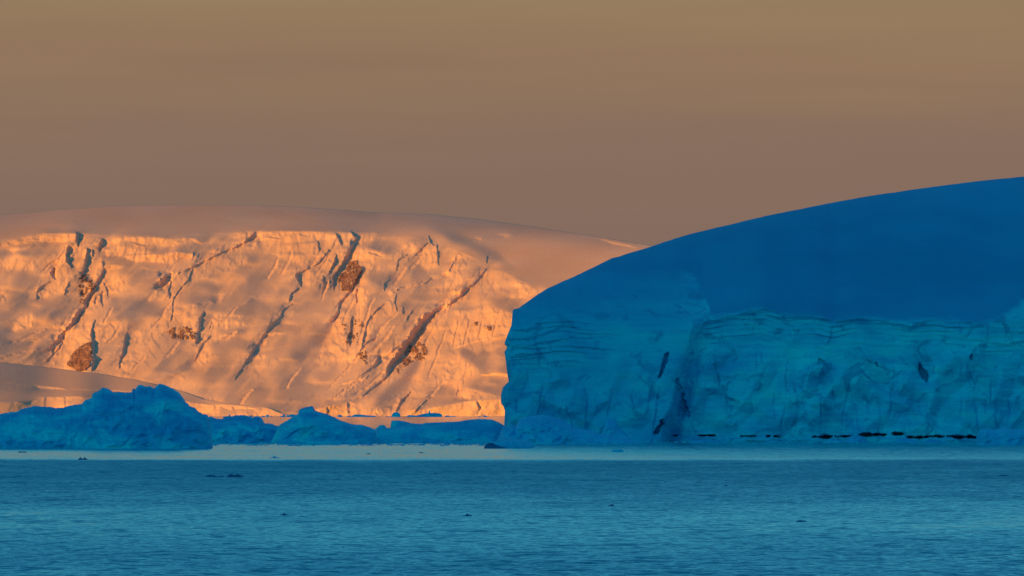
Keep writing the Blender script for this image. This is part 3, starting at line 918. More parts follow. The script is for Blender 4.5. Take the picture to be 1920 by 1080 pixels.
for row in ('-60,757 0,755 30,754 52,759 60,752 74,745.5 157,743.5 150,748 128,753 122,762 150,756 162,762 200,748 300,752 345,752 362,756 380,758 400,760 420,759 450,761 480,767 500,764 528,777 540,790 -60,790|.74|.7',
            '126,757 150,748 200,745 170,758 140,763|.24|1.5', '66,724 80,724.3 110,727 125,731 100,730.5 76,729|.64|.6', '128,730.5 190,731 250,733.5 262,735.5 200,734|.5|.6', '-60,716 20,718 62,724 20,720|.36|1',
            '-60,728 20,733 90,737 60,748 20,750 -60,750|.30|4'):
    a, b, c = row.split('|')
    paint(TT, tgx, tgy, ux, uy, 1.2, a, float(b), float(c))
TT -= 0.2 * sstep(0.62, 0.9, ridged(ux / 17, uy / 34, 108, 2)) * sstep(.5, .7, TT)
for s in ('121,745,3 122,764,3', '402,762,4 398,779,5', '436,764,3 440,779,3', '462,764,3 466,779,3', '84,746,2 83,760,2'):
    stroke(TT, tgx, tgy, ux, uy, s, 0.1)
TGs = np.cumsum(1 / np.maximum(blur(TT, 4), .15) * 0.7, axis=0)
TGs = blur(TGs, 8)
p_, q_ = 1.4, 1.0
TGs = shape_from(TT, TGs, 1.2, 10)
TGs -= TGs[1].mean()
TG = np.empty_like(TPX)
for j, x in enumerate(tx):
    i = int(np.clip(round((x - tgx[0]) / 1.4), 0, len(tgx) - 1))
    TG[:, j] = np.interp(-TPY[:, j], -tgy, TGs[:, i]) + (0.2 * (tgx[0] - x) if x < tgx[0] else 0)

TG = TG * DT / FP
TP = 0
# its upper edge lies against the mountain
gap = np.array([np.interp(-ttop[j], -MPY[:, np.argmin(np.abs(mx - x))], MY[:, np.argmin(np.abs(mx - x))]) for j, x in enumerate(tx)]) - 12 - (DT + TG[-1])
gap = np.convolve(np.pad(gap, 30, mode='edge'), np.hanning(63)[1:-1] / np.hanning(63).sum(), 'valid')
TY = DT + TG + gap[None, :]
TZ = Z(TPY, TY)
TZ[0] = -3
TVv = np.concatenate([np.stack([X(TPX, TY), TY, TZ], -1), np.stack([np.stack([X(tx, TY[-1]), TY[-1] + a, TZ[-1] + b], -1) for a, b in ((120, -8), (400, -60))])], 0)
tq = grid_quads(TNZ + 2, len(tx))
TN = vnormals(TVv, tq)
tfx = np.concatenate([TPX, TPX[-1:], TPX[-1:]]).reshape(-1)[tq].mean(1)
tfy = np.concatenate([TPY, TPY[-1:], TPY[-1:]]).reshape(-1)[tq].mean(1)
tl = pts('-420,751 0,754 30,753 52,758 60,751 74,744 157,743 170,746 300,751 352,753 362,756 400,759 450,760 480,766 500,763 560,776')
tk = tfy > np.interp(tfx, tl[:, 0], tl[:, 1])
tongue = empty('glacier_tongue', (X(100, DT), DT, 0))
tag(tongue, 'low smooth glacier tongue ending in a bright ice cliff below the mountain', 'glacier', kind='structure')
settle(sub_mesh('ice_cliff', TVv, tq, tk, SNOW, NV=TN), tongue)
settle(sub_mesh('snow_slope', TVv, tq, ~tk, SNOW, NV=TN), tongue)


# ------------------------------------------------------------------ icebergs
def shell(Fv, T, mat, name, xs_shift=None):
    """Close a front sheet (nz, nx, 3) with a rounded back of thickness T; returns vertices and quads."""
    nz, nx = Fv.shape[:2]
    u = np.linspace(0, 1, nx)[None, :]
    v = np.linspace(0, 1, nz)[:, None]
    r = np.sqrt(np.clip(1 - np.abs(2 * u - 1) ** 3, 0, 1)) * np.sqrt(1 - v ** 2)
    B = Fv.copy()
    B[..., 1] += T * r
    q1 = grid_quads(nz, nx)
    idx = np.arange(nz * nx).reshape(nz, nx) + nz * nx
    fr = np.arange(nz * nx).reshape(nz, nx)
    idx[-1], idx[:, 0], idx[:, -1] = fr[-1], fr[:, 0], fr[:, -1]
    q2 = np.stack([idx[:-1, 1:], idx[:-1, :-1], idx[1:, :-1], idx[1:, 1:]], -1).reshape(-1, 4)
    V = np.concatenate([Fv.reshape(-1, 3), B.reshape(-1, 3)])
    return V, q1, q2


def berg(name, label, wl_row, prof, T, seed, step=1.2, nz=90, feats=(), clefts=(), rough=1.0, jag=0.8, lay=1.0, mat=None, cat='iceberg',
         group='icebergs in blue shade', lean=0.55, bulge=1.0, sharp=0.0):
    D = dist(wl_row)
    mpp = D / FP
    a = pts(prof)
    x0, x1 = a[0, 0], a[-1, 0]
    n = max(int((x1 - x0) / step), 10)
    px = np.linspace(x0, x1, n)
    tp = np.interp(px, a[:, 0], a[:, 1])
    tp = tp + jag * (1.2 * fbm(px / 6, px * 0 + seed, seed, 3, 0.6) + 1.1 * np.abs(fbm(px / 3.5, px * 0 + seed, seed + 9, 2))) * np.minimum(1, (wl_row - tp) / 10)
    tp = np.minimum(tp, wl_row - 0.6)
    PX, V_ = np.meshgrid(px, np.linspace(0, 1, nz))
    low = wl_row + 0.6 / mpp
    PY = low + (tp[None, :] - low) * V_
    U = np.linspace(0, 1, n)[None, :]
    H = (wl_row - tp)[None, :]
    r = np.sqrt(np.clip(1 - np.abs(2 * U - 1) ** 4, 0, 1)) * np.sqrt(np.clip(1 - V_ ** 3.2, 0, 1))
    g = lean * np.cumsum(np.abs(np.diff(PY, axis=0, prepend=PY[:1])), axis=0) - bulge * (T / mpp) * 0.35 * r
    Pq = np.zeros_like(PX)
    wxx = PX + 2.0 * fbm(PX / 14, PY / 14, seed + 1, 3)
    wyy = PY + 2.0 * fbm(PX / 14, PY / 14, seed + 2, 3)
    Pq *= 1.4
    Pq += rough * 8.5 * fbm(PX / 55, PY / 42, seed + 3, 3) + rough * 3.2 * ridged(wxx / 22, wyy / 18, seed + 4, 3)
    Pq += rough * 1.2 * fbm(PX / 6, PY / 5, seed + 5, 3)
    for ang, per, am_ in ((0.5, 34, 19), (1.9, 25, 15), (1.2, 12, 6)):
        ph = (PX * math.cos(ang) + PY * math.sin(ang)) / per + 0.8 * fbm(PX / 50, PY / 40, seed + 8, 2)
        Pq += rough * am_ * np.abs(np.mod(ph, 1) - 0.5) * sstep(-.35, .2, fbm(PX / 30, PY / 26, seed + int(ang * 10), 2))
    Pq += lay * 0.55 * fbm(PX / 60, (PY + PX * 0.05) / 3.2, seed + 6, 2)
    for s, am, L in feats:
        cliff(Pq, PX, wyy, s, am, L, ends=4)
    for s, am, L in clefts:
        cleft(Pq, wxx, wyy, s, am, L)
    g = g - Pq * np.minimum(1, r * 2.5)
    YY = D + g * mpp
    Fv = np.stack([X(PX, YY), YY, np.maximum(Z(PY, YY), -0.7)], -1)
    Vv, q1, q2 = shell(Fv, T, mat, name)
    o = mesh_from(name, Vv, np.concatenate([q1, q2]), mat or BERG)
    cx0, cy0 = X((x0 + x1) / 2, D), D + T * 0.3
    me = o.data
    aa = np.empty(len(me.vertices) * 3, dtype=np.float32)
    me.vertices.foreach_get('co', aa)
    aa = aa.reshape(-1, 3) - np.array([cx0, cy0, 0], dtype=np.float32)
    me.vertices.foreach_set('co', aa.ravel())
    me.update()
    o.location = (cx0, cy0, 0)
    tag(o, label, cat, group)
    return o


berg('iceberg', 'long jagged iceberg with twin knobbly summits, lower left, nearest the open sea', 840.3,
     '-120,800 -90,792 -40,783 0,776 15,773 30,772 40,766.7 65,761 83,762.5 96,763 98,765.5 118,764 133,759.5 154,757 159,749.6 172,746 172.8,738.5 185,732 '
     '192.6,726.4 200,728 213,735.5 222,734 235,736 247,734.5 249.6,728 252,731 259,722 264.5,721 274,725.5 278.5,723 289,728.5 298,719.2 306.7,720.7 '
     '318.5,726.4 333,734 341,744.5 343,751 351,756.3 354,761.5 364.4,763.7 369,769.6 378,775.5 388,777.5 394,800 397,826 398,839.5', 45, 201, 1.0, 130,
     feats=[('200,772,12 240,762,18 262,758,20', .5, 10), ('300,760,16 318,752,18 336,760,14', .5, 10), ('340,800,14 355,795,18 380,800,14', .5, 10)],
     clefts=[('184,825,3 187,839,4', 1, 16), ('250,810,3 236,826,5 225,838,5', 1, 18), ('312,745,5 306,770,7 300,790,4', .8, 20), ('270,745,4 262,765,5', .8, 16), ('338,828,4 339,840,5', 1, 12)],
     rough=0.8, jag=1.6)
berg('iceberg', 'flat topped iceberg behind the jagged one, with a dark hollow at its foot', 830.3,
     '372,806 380,786 395,780.3 405,785 418,785.6 431,781 442,778.4 457,778 465,780.3 472,782.7 480,780.3 487.5,781 488.6,789.7 495,793.4 510,794.4 514,797 523,799 530,829', 40, 231, 1.0, 70,
     feats=[('405,808,10 425,803,12 440,808,9', .7, 10), ('440,812,12 452,806,16 470,815,10', .7, 8), ('478,806,20 500,803,22 512,812,14', .5, 8)],
     clefts=[('486,792,4 482,808,5 474,816,4', 1, 14), ('498,805,4 492,822,6 498,828,5', 1, 12)], rough=1.1, jag=0.9)
berg('iceberg', 'peaked iceberg with a square crown and a scooped blue hollow', 831.3,
     '508,829 516,812 524,797 532,791.6 547,783 558.7,775.6 560.6,768 572,763.4 585,761.2 588.7,769 600,772.8 611,775.6 626,782 637,787.8 660,795.3 679,796.3 690,800 703,804.7 709,830', 42, 261, 0.9, 100,
     feats=[('534,806,16 550,797,22 570,794,24 600,800,22 620,812,12', .65, 18), ('556,784,12 575,780,14 592,786,10', .5, 10), ('600,815,12 640,806,16 680,812,12', .5, 12)],
     clefts=[('612,786,3 604,790,4 596,796,3', 1, 14), ('570,800,4 545,812,6 535,824,5', .8, 18), ('634,815,3 626,826,5', 1, 10)], rough=0.55, jag=0.7)
berg('iceberg', 'long low iceberg with a rounded back between the peaked berg and the ice cliff', 829.6,
     '700,829 701,806 704,804 712,796.7 720,796.7 722,798.5 724.4,802 738,802.3 751.5,800 756,797 773,794.8 789,795.4 797,792.7 815,792 835,791.3 862,790 876,787.2 896,785.5 911,785.5 '
     '923,786.6 935.6,792 943.7,796.7 956,806 966,829', 45, 291, 0.9, 70,
     feats=[('846,812,10 870,808,12 900,812,10', .5, 10), ('760,812,12 800,808,14 830,814,10', .4, 12)], clefts=[('712,810,4 707,824,7 710,829,5', 1, 10), ('935,808,3 925,820,5', 1, 12), ('770,818,2 772,828,3', 1, 8)], rough=0.6, jag=0.6)
berg('ice_slab', 'small tilted ice slab lying behind the long low iceberg', 802.5,
     '732,801 733.5,789 738,788 746,788 756,789.5 762,791 772,793.5 790,795 792,801.5', 30, 321, 0.8, 30, rough=0.4, jag=0.5, cat='ice slab', group=None)
berg('iceberg', 'pale mound of tumbled ice at the corner of the big ice cliff', 831.6,
     '930,830 938,812 944,799 955,797.5 961,796 967.5,799 972.5,789 981,782.5 995,779.5 1010,778 1025,778 1050,784 1066,795 1075,800.6 1095,804 1119,812 1150,818 1180,823 1200,830', 34, 351, 0.9, 70,
     feats=[('960,806,10 985,800,14 1010,806,12', .6, 10), ('1010,806,12 1040,800,16 1070,812,10', .6, 10)], clefts=[('955,800,3 952,812,4', 1, 10)], rough=1.1, jag=1.2, mat=ICE)
berg('iceberg', 'low wedge of ice with a dark undercut left end, in front of the tumbled mound', 840.4,
     '908,839.5 910,835 916,830.6 925,830 930,826 945,823 960,822 980,824 990,827.5 997,830.5 1000,834.5 1002,839.6', 22, 381, 0.7, 36,
     feats=[('908,838,2 930,834,4 960,838,2', .8, 6)], rough=0.7, jag=0.6)
berg('iceberg', 'low rough ice shelf at the right edge, in front of the big cliff foot', 833.6,
     '1830,832.8 1833,818 1838,806 1850,803 1866,806 1885,802 1905,806 1930,803 1990,806 2040,832', 26, 411, 0.9, 50,
     feats=[('1836,818,10 1870,812,14 1910,818,12', .6, 10), ('1880,826,6 1910,818,10 1940,824,6', .7, 8)], rough=0.9, jag=0.8, mat=ICE)
berg('ice_block', 'pale angular ice chunk standing against the dark cliff foot', 829.4,
     '1122,829 1130,806 1138,787 1150,785.5 1155,788 1158,796 1172,812 1190,828.8', 16, 441, 0.8, 44,
     feats=[('1124,810,14 1140,800,18 1160,812,12', .8, 6)], clefts=[('1146,808,4 1142,822,5', 1, 8)], rough=0.6, jag=0.7, mat=ICE, cat='ice block', group=None)

berg('ice_block', 'dark rounded lump of ice at the left end of the low wedge', 840.9, '907,840.4 909,835.5 914,831.5 920,830.2 926,831 931,834.5 940,837.5 952,840.4', 7, 461, 0.5, 24, rough=0.4, jag=0.4, mat=GROWL, cat='ice block', group=None)
for i, (s, lab) in enumerate([
        ('1586,829.5 1589,823 1594,817.5 1600,816 1606,818 1610,816.5 1617,818 1622,823 1626,829.5', 'pale broken ice heap in front of the dark notch, left of the hump in it'),
        ('1676,829.6 1682,825 1690,822.5 1697,818.5 1703,821 1712,825 1724,829.6', 'small peaked ice heap just right of the hump in the dark notch'),
        ('1722,829.6 1735,826 1750,824.5 1764,826 1778,829.6', 'low flat ice heap under the right half of the dark notch'),
        ('1290,829.8 1300,826 1322,824.8 1345,825.5 1362,829.8', 'low ice heap under the short left slit of the notch'),
        ('1540,829.6 1556,825 1575,823.8 1584,829.6', 'low ice heap at the left end of the long dark notch')]):
    berg('ice_heap', lab, 830.0, s, 9, 470 + i * 5, 0.7, 26, rough=0.9, jag=1.1, mat=ICE, cat='ice heap', group='ice heaps at the foot of the big cliff')

# ------------------------------------------------------------------ the big domed ice island on the right
DI = dist(828.0)
IM = DI / FP
IX0, IX1 = 946.0, 2150.0
ipx = np.concatenate([np.arange(0, 1000, 1.3), np.linspace(1000, IX1 - IX0, 60)])      # offset from the left edge
INZ = 400
itop = pts('946,581 962,577.5 1000,555 1025,540 1075,519 1115,500 1147,484 1160,481 1185,472.5 1210,466 1262,448 1300,437.5 1330,430 1440,404 1510,390 1570,378 1647,364.6 '
           '1751,350 1829,340 1920,331 2000,324 2150,318')
edge = pts('575,962.5 590,960.5 610,959 630,950.5 645,945.5 650,950.5 653,950 660,945.5 670,947.5 700,951 715,954 722,947 727,942.5 742,939 756,939.5 762,944 770,946.5 785,946 797,945 830,944')
llip = pts('940,577 962,579 1040,582 1100,587 1200,595 1300,603 1304,606 1340,597 1380,588 1430,579 1455,588 1480,593 1530,591 1560,608 1590,599 '
           '1640,598 1680,603 1710,606 1740,600 1800,603 1850,610 1880,606 1920,604 2150,610')
iced = pts('940,575 962,577 1000,566 1075,548 1130,538 1180,528 1240,513 1285,504 1305,520 1322,556 1334,590 1345,592 1380,584 1430,576 1455,585 1480,590 1530,588 1560,602 1590,595 '
           '1640,594 1680,599 1740,596 1800,598 1850,604 1880,590 1910,570 1930,550 2150,540')
LOWI = 828.0 + 1.0 / IM
IV = np.linspace(0, 1, INZ) ** 0.92
OX, IVg = np.meshgrid(ipx, IV)
cpx = IX0 + OX[0]
ctop = np.interp(cpx, itop[:, 0], itop[:, 1]) + 0.9 * fbm(cpx / 26, cpx * 0 + 2.2, 507, 4, 0.6)
IPY = LOWI + (ctop[None, :] - LOWI) * IVg
eoff = np.interp(IPY, edge[:, 0], edge[:, 1]) - IX0
IPX = IX0 + OX + eoff * np.exp(-OX / 40.0)
lipy = np.interp(IPX, llip[:, 0], llip[:, 1]) + 1.6 * fbm(IPX / 18, IPX * 0 + 3.3, 501, 3)
tt_ = lipy - IPY                                  # >0 above the lip: dome
dome = sstep(-3, 14, tt_)
leftb = 1 - sstep(1255, 1330, IPX)                 # the left buttress, which leans back and turns into the dome gently
dome = dome + (sstep(-26, 40, tt_) - dome) * leftb
sl = 0.10 + 0.10 * fbm(IPX / 120, IPY / 90, 503, 2) + dome * (2.6 + 1.2 * IVg ** 3) + 7 * IVg ** 26
IG = np.cumsum(np.maximum(sl, -0.05) * np.abs(np.diff(IPY, axis=0, prepend=IPY[:1])), axis=0)
k = np.ones(21) / 21
IG = np.apply_along_axis(lambda r: np.convolve(np.pad(r, 10, mode='edge'), k, 'valid'), 1, IG)
IP = np.zeros_like(IPX)
wix = IPX + 5 * fbm(IPX / 30, IPY / 30, 511, 3) + 1.5 * fbm(IPX / 7, IPY / 7, 512, 2)
wiy = IPY + 4 * fbm(IPX / 30, IPY / 30, 513, 3) + 1.2 * fbm(IPX / 7, IPY / 7, 514, 2)
cl_ = 1 - dome
hgt = np.clip((IPY - lipy) / np.maximum(828 - lipy, 1), 0, 1)       # 0 at the lip .. 1 at the water
# the left buttress stands forward of the main wall; its right side turns away
IP += 42 * leftb * (1 - dome) * sstep(-20, 120, IPY - np.interp(IPX, llip[:, 0], llip[:, 1])) * np.exp(-np.maximum(1240 - IPX, 0) / 260)
but = pts('1325,520 1318,560 1304,600 1296,640 1284,680 1274,720 1262,760 1250,800 1244,828')
bx = np.interp(IPY, but[:, 1], but[:, 0])
IP += 26 * cl_ * (1 - sstep(-6, 16, wix - bx)) * np.exp(-np.maximum(bx - IPX, 0) / 120) * sstep(500, 600, IPY)
IP -= 40 * cl_ * np.exp(-((wix - bx - 16) / 15) ** 2) * sstep(620, 720, IPY)
# smooth upper wall, broken lower wall
brk = cl_ * (1 - 0.55 * leftb * (1 - sstep(0.45, 0.8, hgt))) * sstep(0.12, 0.55, hgt + 0.25 * fbm(IPX / 70, IPY / 70, 521, 2))
IP += cl_ * 9 * fbm(IPX / 170, IPY / 200, 523, 2)
IP -= brk * 5 * sstep(.74, .97, ridged(wix / 44, wiy / 190, 536, 2))
IP += brk * (9 * fbm(wix / 95, wiy / 75, 525, 2) + 5 * (ridged(wix / 80, wiy / 70, 527, 2) - 0.5))
sm = sstep(-.1, .3, fbm(IPX / 75, IPY / 60, 530, 2))
IP += brk * sm * 2.6 * ridged((wix + wiy * 0.5) / 24, (wiy - wix * 0.3) / 40, 529, 3)
IP += cl_ * (0.12 + 0.3 * sm) * fbm(IPX / 8, IPY / 6, 531, 3)
# faceted fracture planes
fa = np.abs(np.mod((IPX * 0.8 + IPY * 0.6) / 74 + 0.6 * fbm(IPX / 90, IPY / 90, 533, 2), 1) - 0.5)
IP += brk * 28 * fa
fb = np.abs(np.mod((IPX * 0.5 - IPY * 0.86) / 61 + 0.7 * fbm(IPX / 110, IPY / 80, 534, 2), 1) - 0.5)
IP += brk * 23 * fb
# layers: fine ledges following the old snow surface, strongest below the lip
dipc = IPY - 0.5 * lipy - 0.5 * np.interp(IPX, [940, 1100, 1300, 1320, 2150], [600, 590, 560, 600, 600])
lay = dipc + 9 * fbm(IPX / 110, IPY / 80, 541, 3)
lm = cl_ * (np.exp(-np.maximum(IPY - lipy, 0) / 34) * sstep(1310, 1340, IPX) + 0.8 * (1 - sstep(1060, 1180, IPX)) * np.exp(-((IPY - 640) / 38) ** 2) + 0.10)
lm *= 0.45 + 0.9 * sstep(-.2, .3, fbm(IPX / 80, IPY / 25, 543, 2))
lw = lay + 2.2 * fbm(IPX / 60, lay / 9, 546, 2)
IP += lm * (2.2 * fbm(lay / 6.0, IPX / 300, 545, 3) + 3.6 * np.mod(lw / 9.3, 1) ** 1.4 * (0.5 + 0.9 * sstep(-.3, .3, fbm(IPX / 130, lay / 10, 547, 2))))
ICL = [('1304,609,9 1340,598,10 1380,588,10 1432,578,9 1450,586,6', .7, 10), ('1450,592,5 1500,592,6 1545,596,6 1560,608,5', 1.0, 8), ('1556,610,6 1575,600,7 1620,597,7 1640,600,5', 1.0, 8),
       ('1640,600,6 1690,606,7 1705,612,9 1718,604,7 1745,600,5', 1.1, 8), ('1800,601,5 1850,609,6', .9, 8), ('1750,626,4 1800,634,6 1852,638,5', .7, 8), ('1850,642,4 1880,644,5 1930,638,4', .9, 8),
       ('960,616,7 985,618,8 1020,607,5', .8, 8), ('948,634,6 1000,630,7 1060,610,5', .8, 10), ('945,652,5 1000,644,6 1080,628,4', .9, 12), ('946,668,5 1000,664,5 1060,658,3', .8, 10),
       ('1096,533,2 1150,524,4 1230,511,4 1300,499,2', .6, 10), ('1842,520,2 1866,517,3 1892,515,1.5', .9, 6), ('1578,470,1.5 1590,466,2 1600,462,1', .8, 5), ('1696,488,1 1722,485,1.5', .6, 4), ('1900,545,10 1912,556,16 1930,580,14', .6, 14), ('1300,730,8 1320,727,9 1345,730,8', .8, 8), ('1290,742,30 1310,735,36 1330,740,30', .3, 8),
       ('1500,705,30 1530,690,40 1560,690,34', .3, 12), ('1740,700,40 1790,668,50 1850,664,44', .35, 14), ('1460,760,40 1500,752,46 1560,760,36', .35, 12),
       ('1040,770,30 1075,742,40 1105,752,30', .4, 12), ('1020,720,16 1050,712,20 1075,722,16', .6, 10), ('1110,760,14 1140,752,18 1160,760,12', .5, 8)]
for s, a, L in ICL:
    cliff(IP, IPX, wiy, s, a, L, ends=12)
IKL = [('1545,672,3 1540,690,7 1532,712,5', 1, 26), ('1560,606,3 1556,625,5 1552,650,4', .8, 30), ('1850,606,3 1848,630,5 1846,655,5', .7, 34), ('1705,600,5 1712,610,6', .8, 12),
       ('1378,785,4 1382,800,5', 1, 14), ('1362,732,4 1368,745,6 1376,752,3', 1, 14), ('1110,740,6 1118,762,8 1112,780,5', .7, 22), ('1230,700,4 1215,745,6 1205,790,6', .6, 26),
       ('1648,676,4 1656,690,5', .9, 14), ('1604,655,2 1618,668,4 1640,680,4', .9, 12), ('1610,700,5 1606,720,7 1616,732,4', .8, 16), ('1020,735,5 1012,770,7 1000,800,5', .5, 30)]
for s, a, L in IKL:
    cleft(IP, wix, wiy, s, a, L, wall=3)


def hole(cx_, cy_, rx_, ry_, rot, depth):
    c, s_ = math.cos(rot), math.sin(rot)
    a_, b_ = (wix2 - cx_) * c + (wiy2 - cy_) * s_, -(wix2 - cx_) * s_ + (wiy2 - cy_) * c
    q = (a_ / rx_) ** 2 + (b_ / ry_) ** 2
    return depth * (1 - sstep(0.55, 1.15, q))


wix2, wiy2 = wix + 4 * fbm(IPX / 9, IPY / 9, 515, 2), wiy + 4 * fbm(IPX / 9, IPY / 9, 516, 2)
holes = [(1731, 701, 7, 18, -0.42, 26), (1245, 684, 5, 26, 0.30, 18), (1271, 722, 4, 15, -0.2, 12), (1237, 802, 4, 17, 0.55, 22), (1282, 752, 4, 18, -0.3, 14), (1820, 668, 2.2, 6, 0.1, 12),
         (1540, 677, 4, 3, 0, 12), (1288, 774, 6, 7, 0, 9), (1645, 684, 2.5, 6, -.7, 10)]
for h in holes:
    IP -= hole(*h)
# the notch that the waves have cut, dark and low, under the wall
NOTCH = [(1306, 1346, 816.4, 2.6), (1388, 1418, 817.6, 2.0), (1434, 1448, 818.0, 2.2), (1446, 1462, 818.0, 2.8), (1258, 1276, 816.5, 1.2), (1522, 1560, 819.5, 4.0), (1552, 1606, 818.2, 1.6),
         (1600, 1664, 815.0, 4.6), (1672, 1696, 813.5, 6.0), (1698, 1745, 820.0, 3.4), (1732, 1792, 818.2, 2.2), (1785, 1836, 819.5, 4.2)]
nz_ = 1.6 * fbm(IPX / 16, IPX * 0, 551, 3, .5)
for a, b, yc, hh in NOTCH:
    e = np.clip(np.minimum(IPX - a, b - IPX) / 6.0, 0, 1)
    hh = hh * (0.62 if b < 1480 else 0.85)
    IP -= 46 * (e > 0.02) * (1 - sstep(0.75, 1.1, np.abs(IPY + nz_ - yc) / np.maximum(hh * e * (0.55 + 1.3 * fbm(IPX / 19, IPX * 0 + 5, 552, 2)), 0.05)))
# foot of packed brash ice below the notch
ft = sstep(820, 824.5, IPY + 1.5 * fbm(IPX / 16, IPX * 0 + 9, 553, 3))
IP += ft * (9 + 5 * fbm(IPX / 24, IPY / 6, 555, 3) + 1.5 * fbm(IPX / 4, IPY / 3, 557, 2)) * sstep(1170, 1250, IPX)
IP += (1 - cl_) * (0.7 * ridged((IPX + 3 * IPY) / 210, (IPY - 0.22 * IPX) / 17, 566, 3) + 5 * fbm(IPX / 260, IPY / 60, 561, 2) + 0.25 * fbm(IPX / 40, IPY / 6, 563, 2))
IP *= np.minimum(1, OX / 10.0) * 0.9 + 0.1
IY = DI + (IG - IP) * IM
IF = np.stack([X(IPX, IY), IY, Z(IPY, IY)], -1)
iv, iq1, iq2 = shell(IF, 260.0, None, None)
ifx, ify = IPX.reshape(-1)[iq1].mean(1), IPY.reshape(-1)[iq1].mean(1)
fl_ = np.interp(ifx, llip[:, 0], llip[:, 1])
fdome = tt_.reshape(-1)[iq1].mean(1) > np.where(ifx < 1310, 12, 3)
ffoot = (ify > 822.2 + 1.5 * fbm(ifx / 16, ifx * 0 + 9, 553, 3)) & (ifx > 1200)
island = empty('ice_island', (X(1500, DI), DI + 60, 0))
tag(island, 'huge domed ice island with a layered blue cliff, right half of the view', 'iceberg', 'icebergs in blue shade')
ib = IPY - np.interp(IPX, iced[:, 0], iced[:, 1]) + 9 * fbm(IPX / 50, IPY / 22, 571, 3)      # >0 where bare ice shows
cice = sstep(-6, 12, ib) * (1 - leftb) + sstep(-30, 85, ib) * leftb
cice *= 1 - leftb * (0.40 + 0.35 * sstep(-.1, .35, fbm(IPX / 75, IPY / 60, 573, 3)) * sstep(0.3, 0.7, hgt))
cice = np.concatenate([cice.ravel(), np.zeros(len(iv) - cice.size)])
iall = np.concatenate([iq1, iq2])
IN = vnormals(iv, iall)
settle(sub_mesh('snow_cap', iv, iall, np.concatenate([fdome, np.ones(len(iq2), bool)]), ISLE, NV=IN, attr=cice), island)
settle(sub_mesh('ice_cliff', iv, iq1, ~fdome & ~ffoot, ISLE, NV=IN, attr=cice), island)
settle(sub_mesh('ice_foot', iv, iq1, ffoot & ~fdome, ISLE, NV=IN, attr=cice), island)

# ------------------------------------------------------------------ far small bergs along the mountain shore
FAR = 781.9
far = [
 ('467,781 468,779 473,779.3 474,781', 'far low ice scrap right of the flat topped iceberg'), ('490,781.5 491,779.5 496,779.8 497,781.5', 'far ice crumb, first of a row left of the peaked iceberg'),
 ('498,781.6 499,778.5 501,777 504,778 505,781.6', 'far upright ice lump left of the peaked iceberg, second in its row'), ('506,781.7 508,780 511,781 513,781.6', 'far sliver of ice in the row left of the peaked iceberg'),
 ('524,781.6 526,780 530,779.5 532,776.5 535,777 535,781.6', 'far stepped ice lump close left of the peaked iceberg'),
 ('537,781.6 538,777 541,779 546,776.5 552,777 556,779 560,781.6', 'far wide ragged berg touching the left flank of the peaked iceberg'),
 ('633,781.6 634,779 637,777.5 640,778 643,781.6', 'far rounded berg just right of the peaked iceberg'), ('650,781.7 652,779.5 656,779 660,781.6', 'far small ice lump left of the long flat far berg'),
 ('657,781.7 661,779 666,777 680,777.5 690,779 703,779.5 705,781.6', 'far long flat berg in front of the golden ice cliff'), ('724,781.7 725,779 726,781.6', 'far thin ice post left of the round far berg'),
 ('727,781.7 729,780.2 732,781.6', 'far tiny ice scrap beside the round far berg'), ('734,781.7 735,777 738,773.5 741,773 743,772 744,773.3 746,772 750,776 751,781.7', 'far round berg with a notched top'),
 ('762,781.7 764,778.5 770,778 780,779 788,777.5 795,775.5 805,774.5 818,774.3 826,775.5 831,778.5 829,781.7', 'far elongated berg with a smooth raised right end'),
 ('833,781.6 836,779 842,779.5 845,780.5 852,780 855,781.6', 'far broken berg right of the elongated far berg'), ('897,781.6 898,780 901,780 902,781.6', 'far tiny ice cube near the big ice cliff'),
 ('905,781.7 907,779 909,778.4 913,780 916,781.6', 'far wedge shaped berg near the big ice cliff'), ('803,775 804,770.5 806,770 807,775', 'far ice pinnacle behind the elongated far berg'),
]
for i, (s, lab) in enumerate(far):
    berg('small_iceberg', lab, FAR if i != len(far) - 1 else 781.6, s, 30 if len(s) < 60 else 60, 600 + i * 7, 0.5, 16, rough=0.12, jag=0.35, lay=0.1, bulge=0.3, group='far small icebergs on the mountain shore')
berg('ice_chunk', 'row of small ice cubes standing on the back of the flat topped iceberg', 829.0, '417,790 419,780 421,781.5 424,780 428,780.5 429,777.5 432,778 433,790', 5, 700, 0.6, 16, rough=0.1, jag=0.4, cat='ice chunk', group=None)

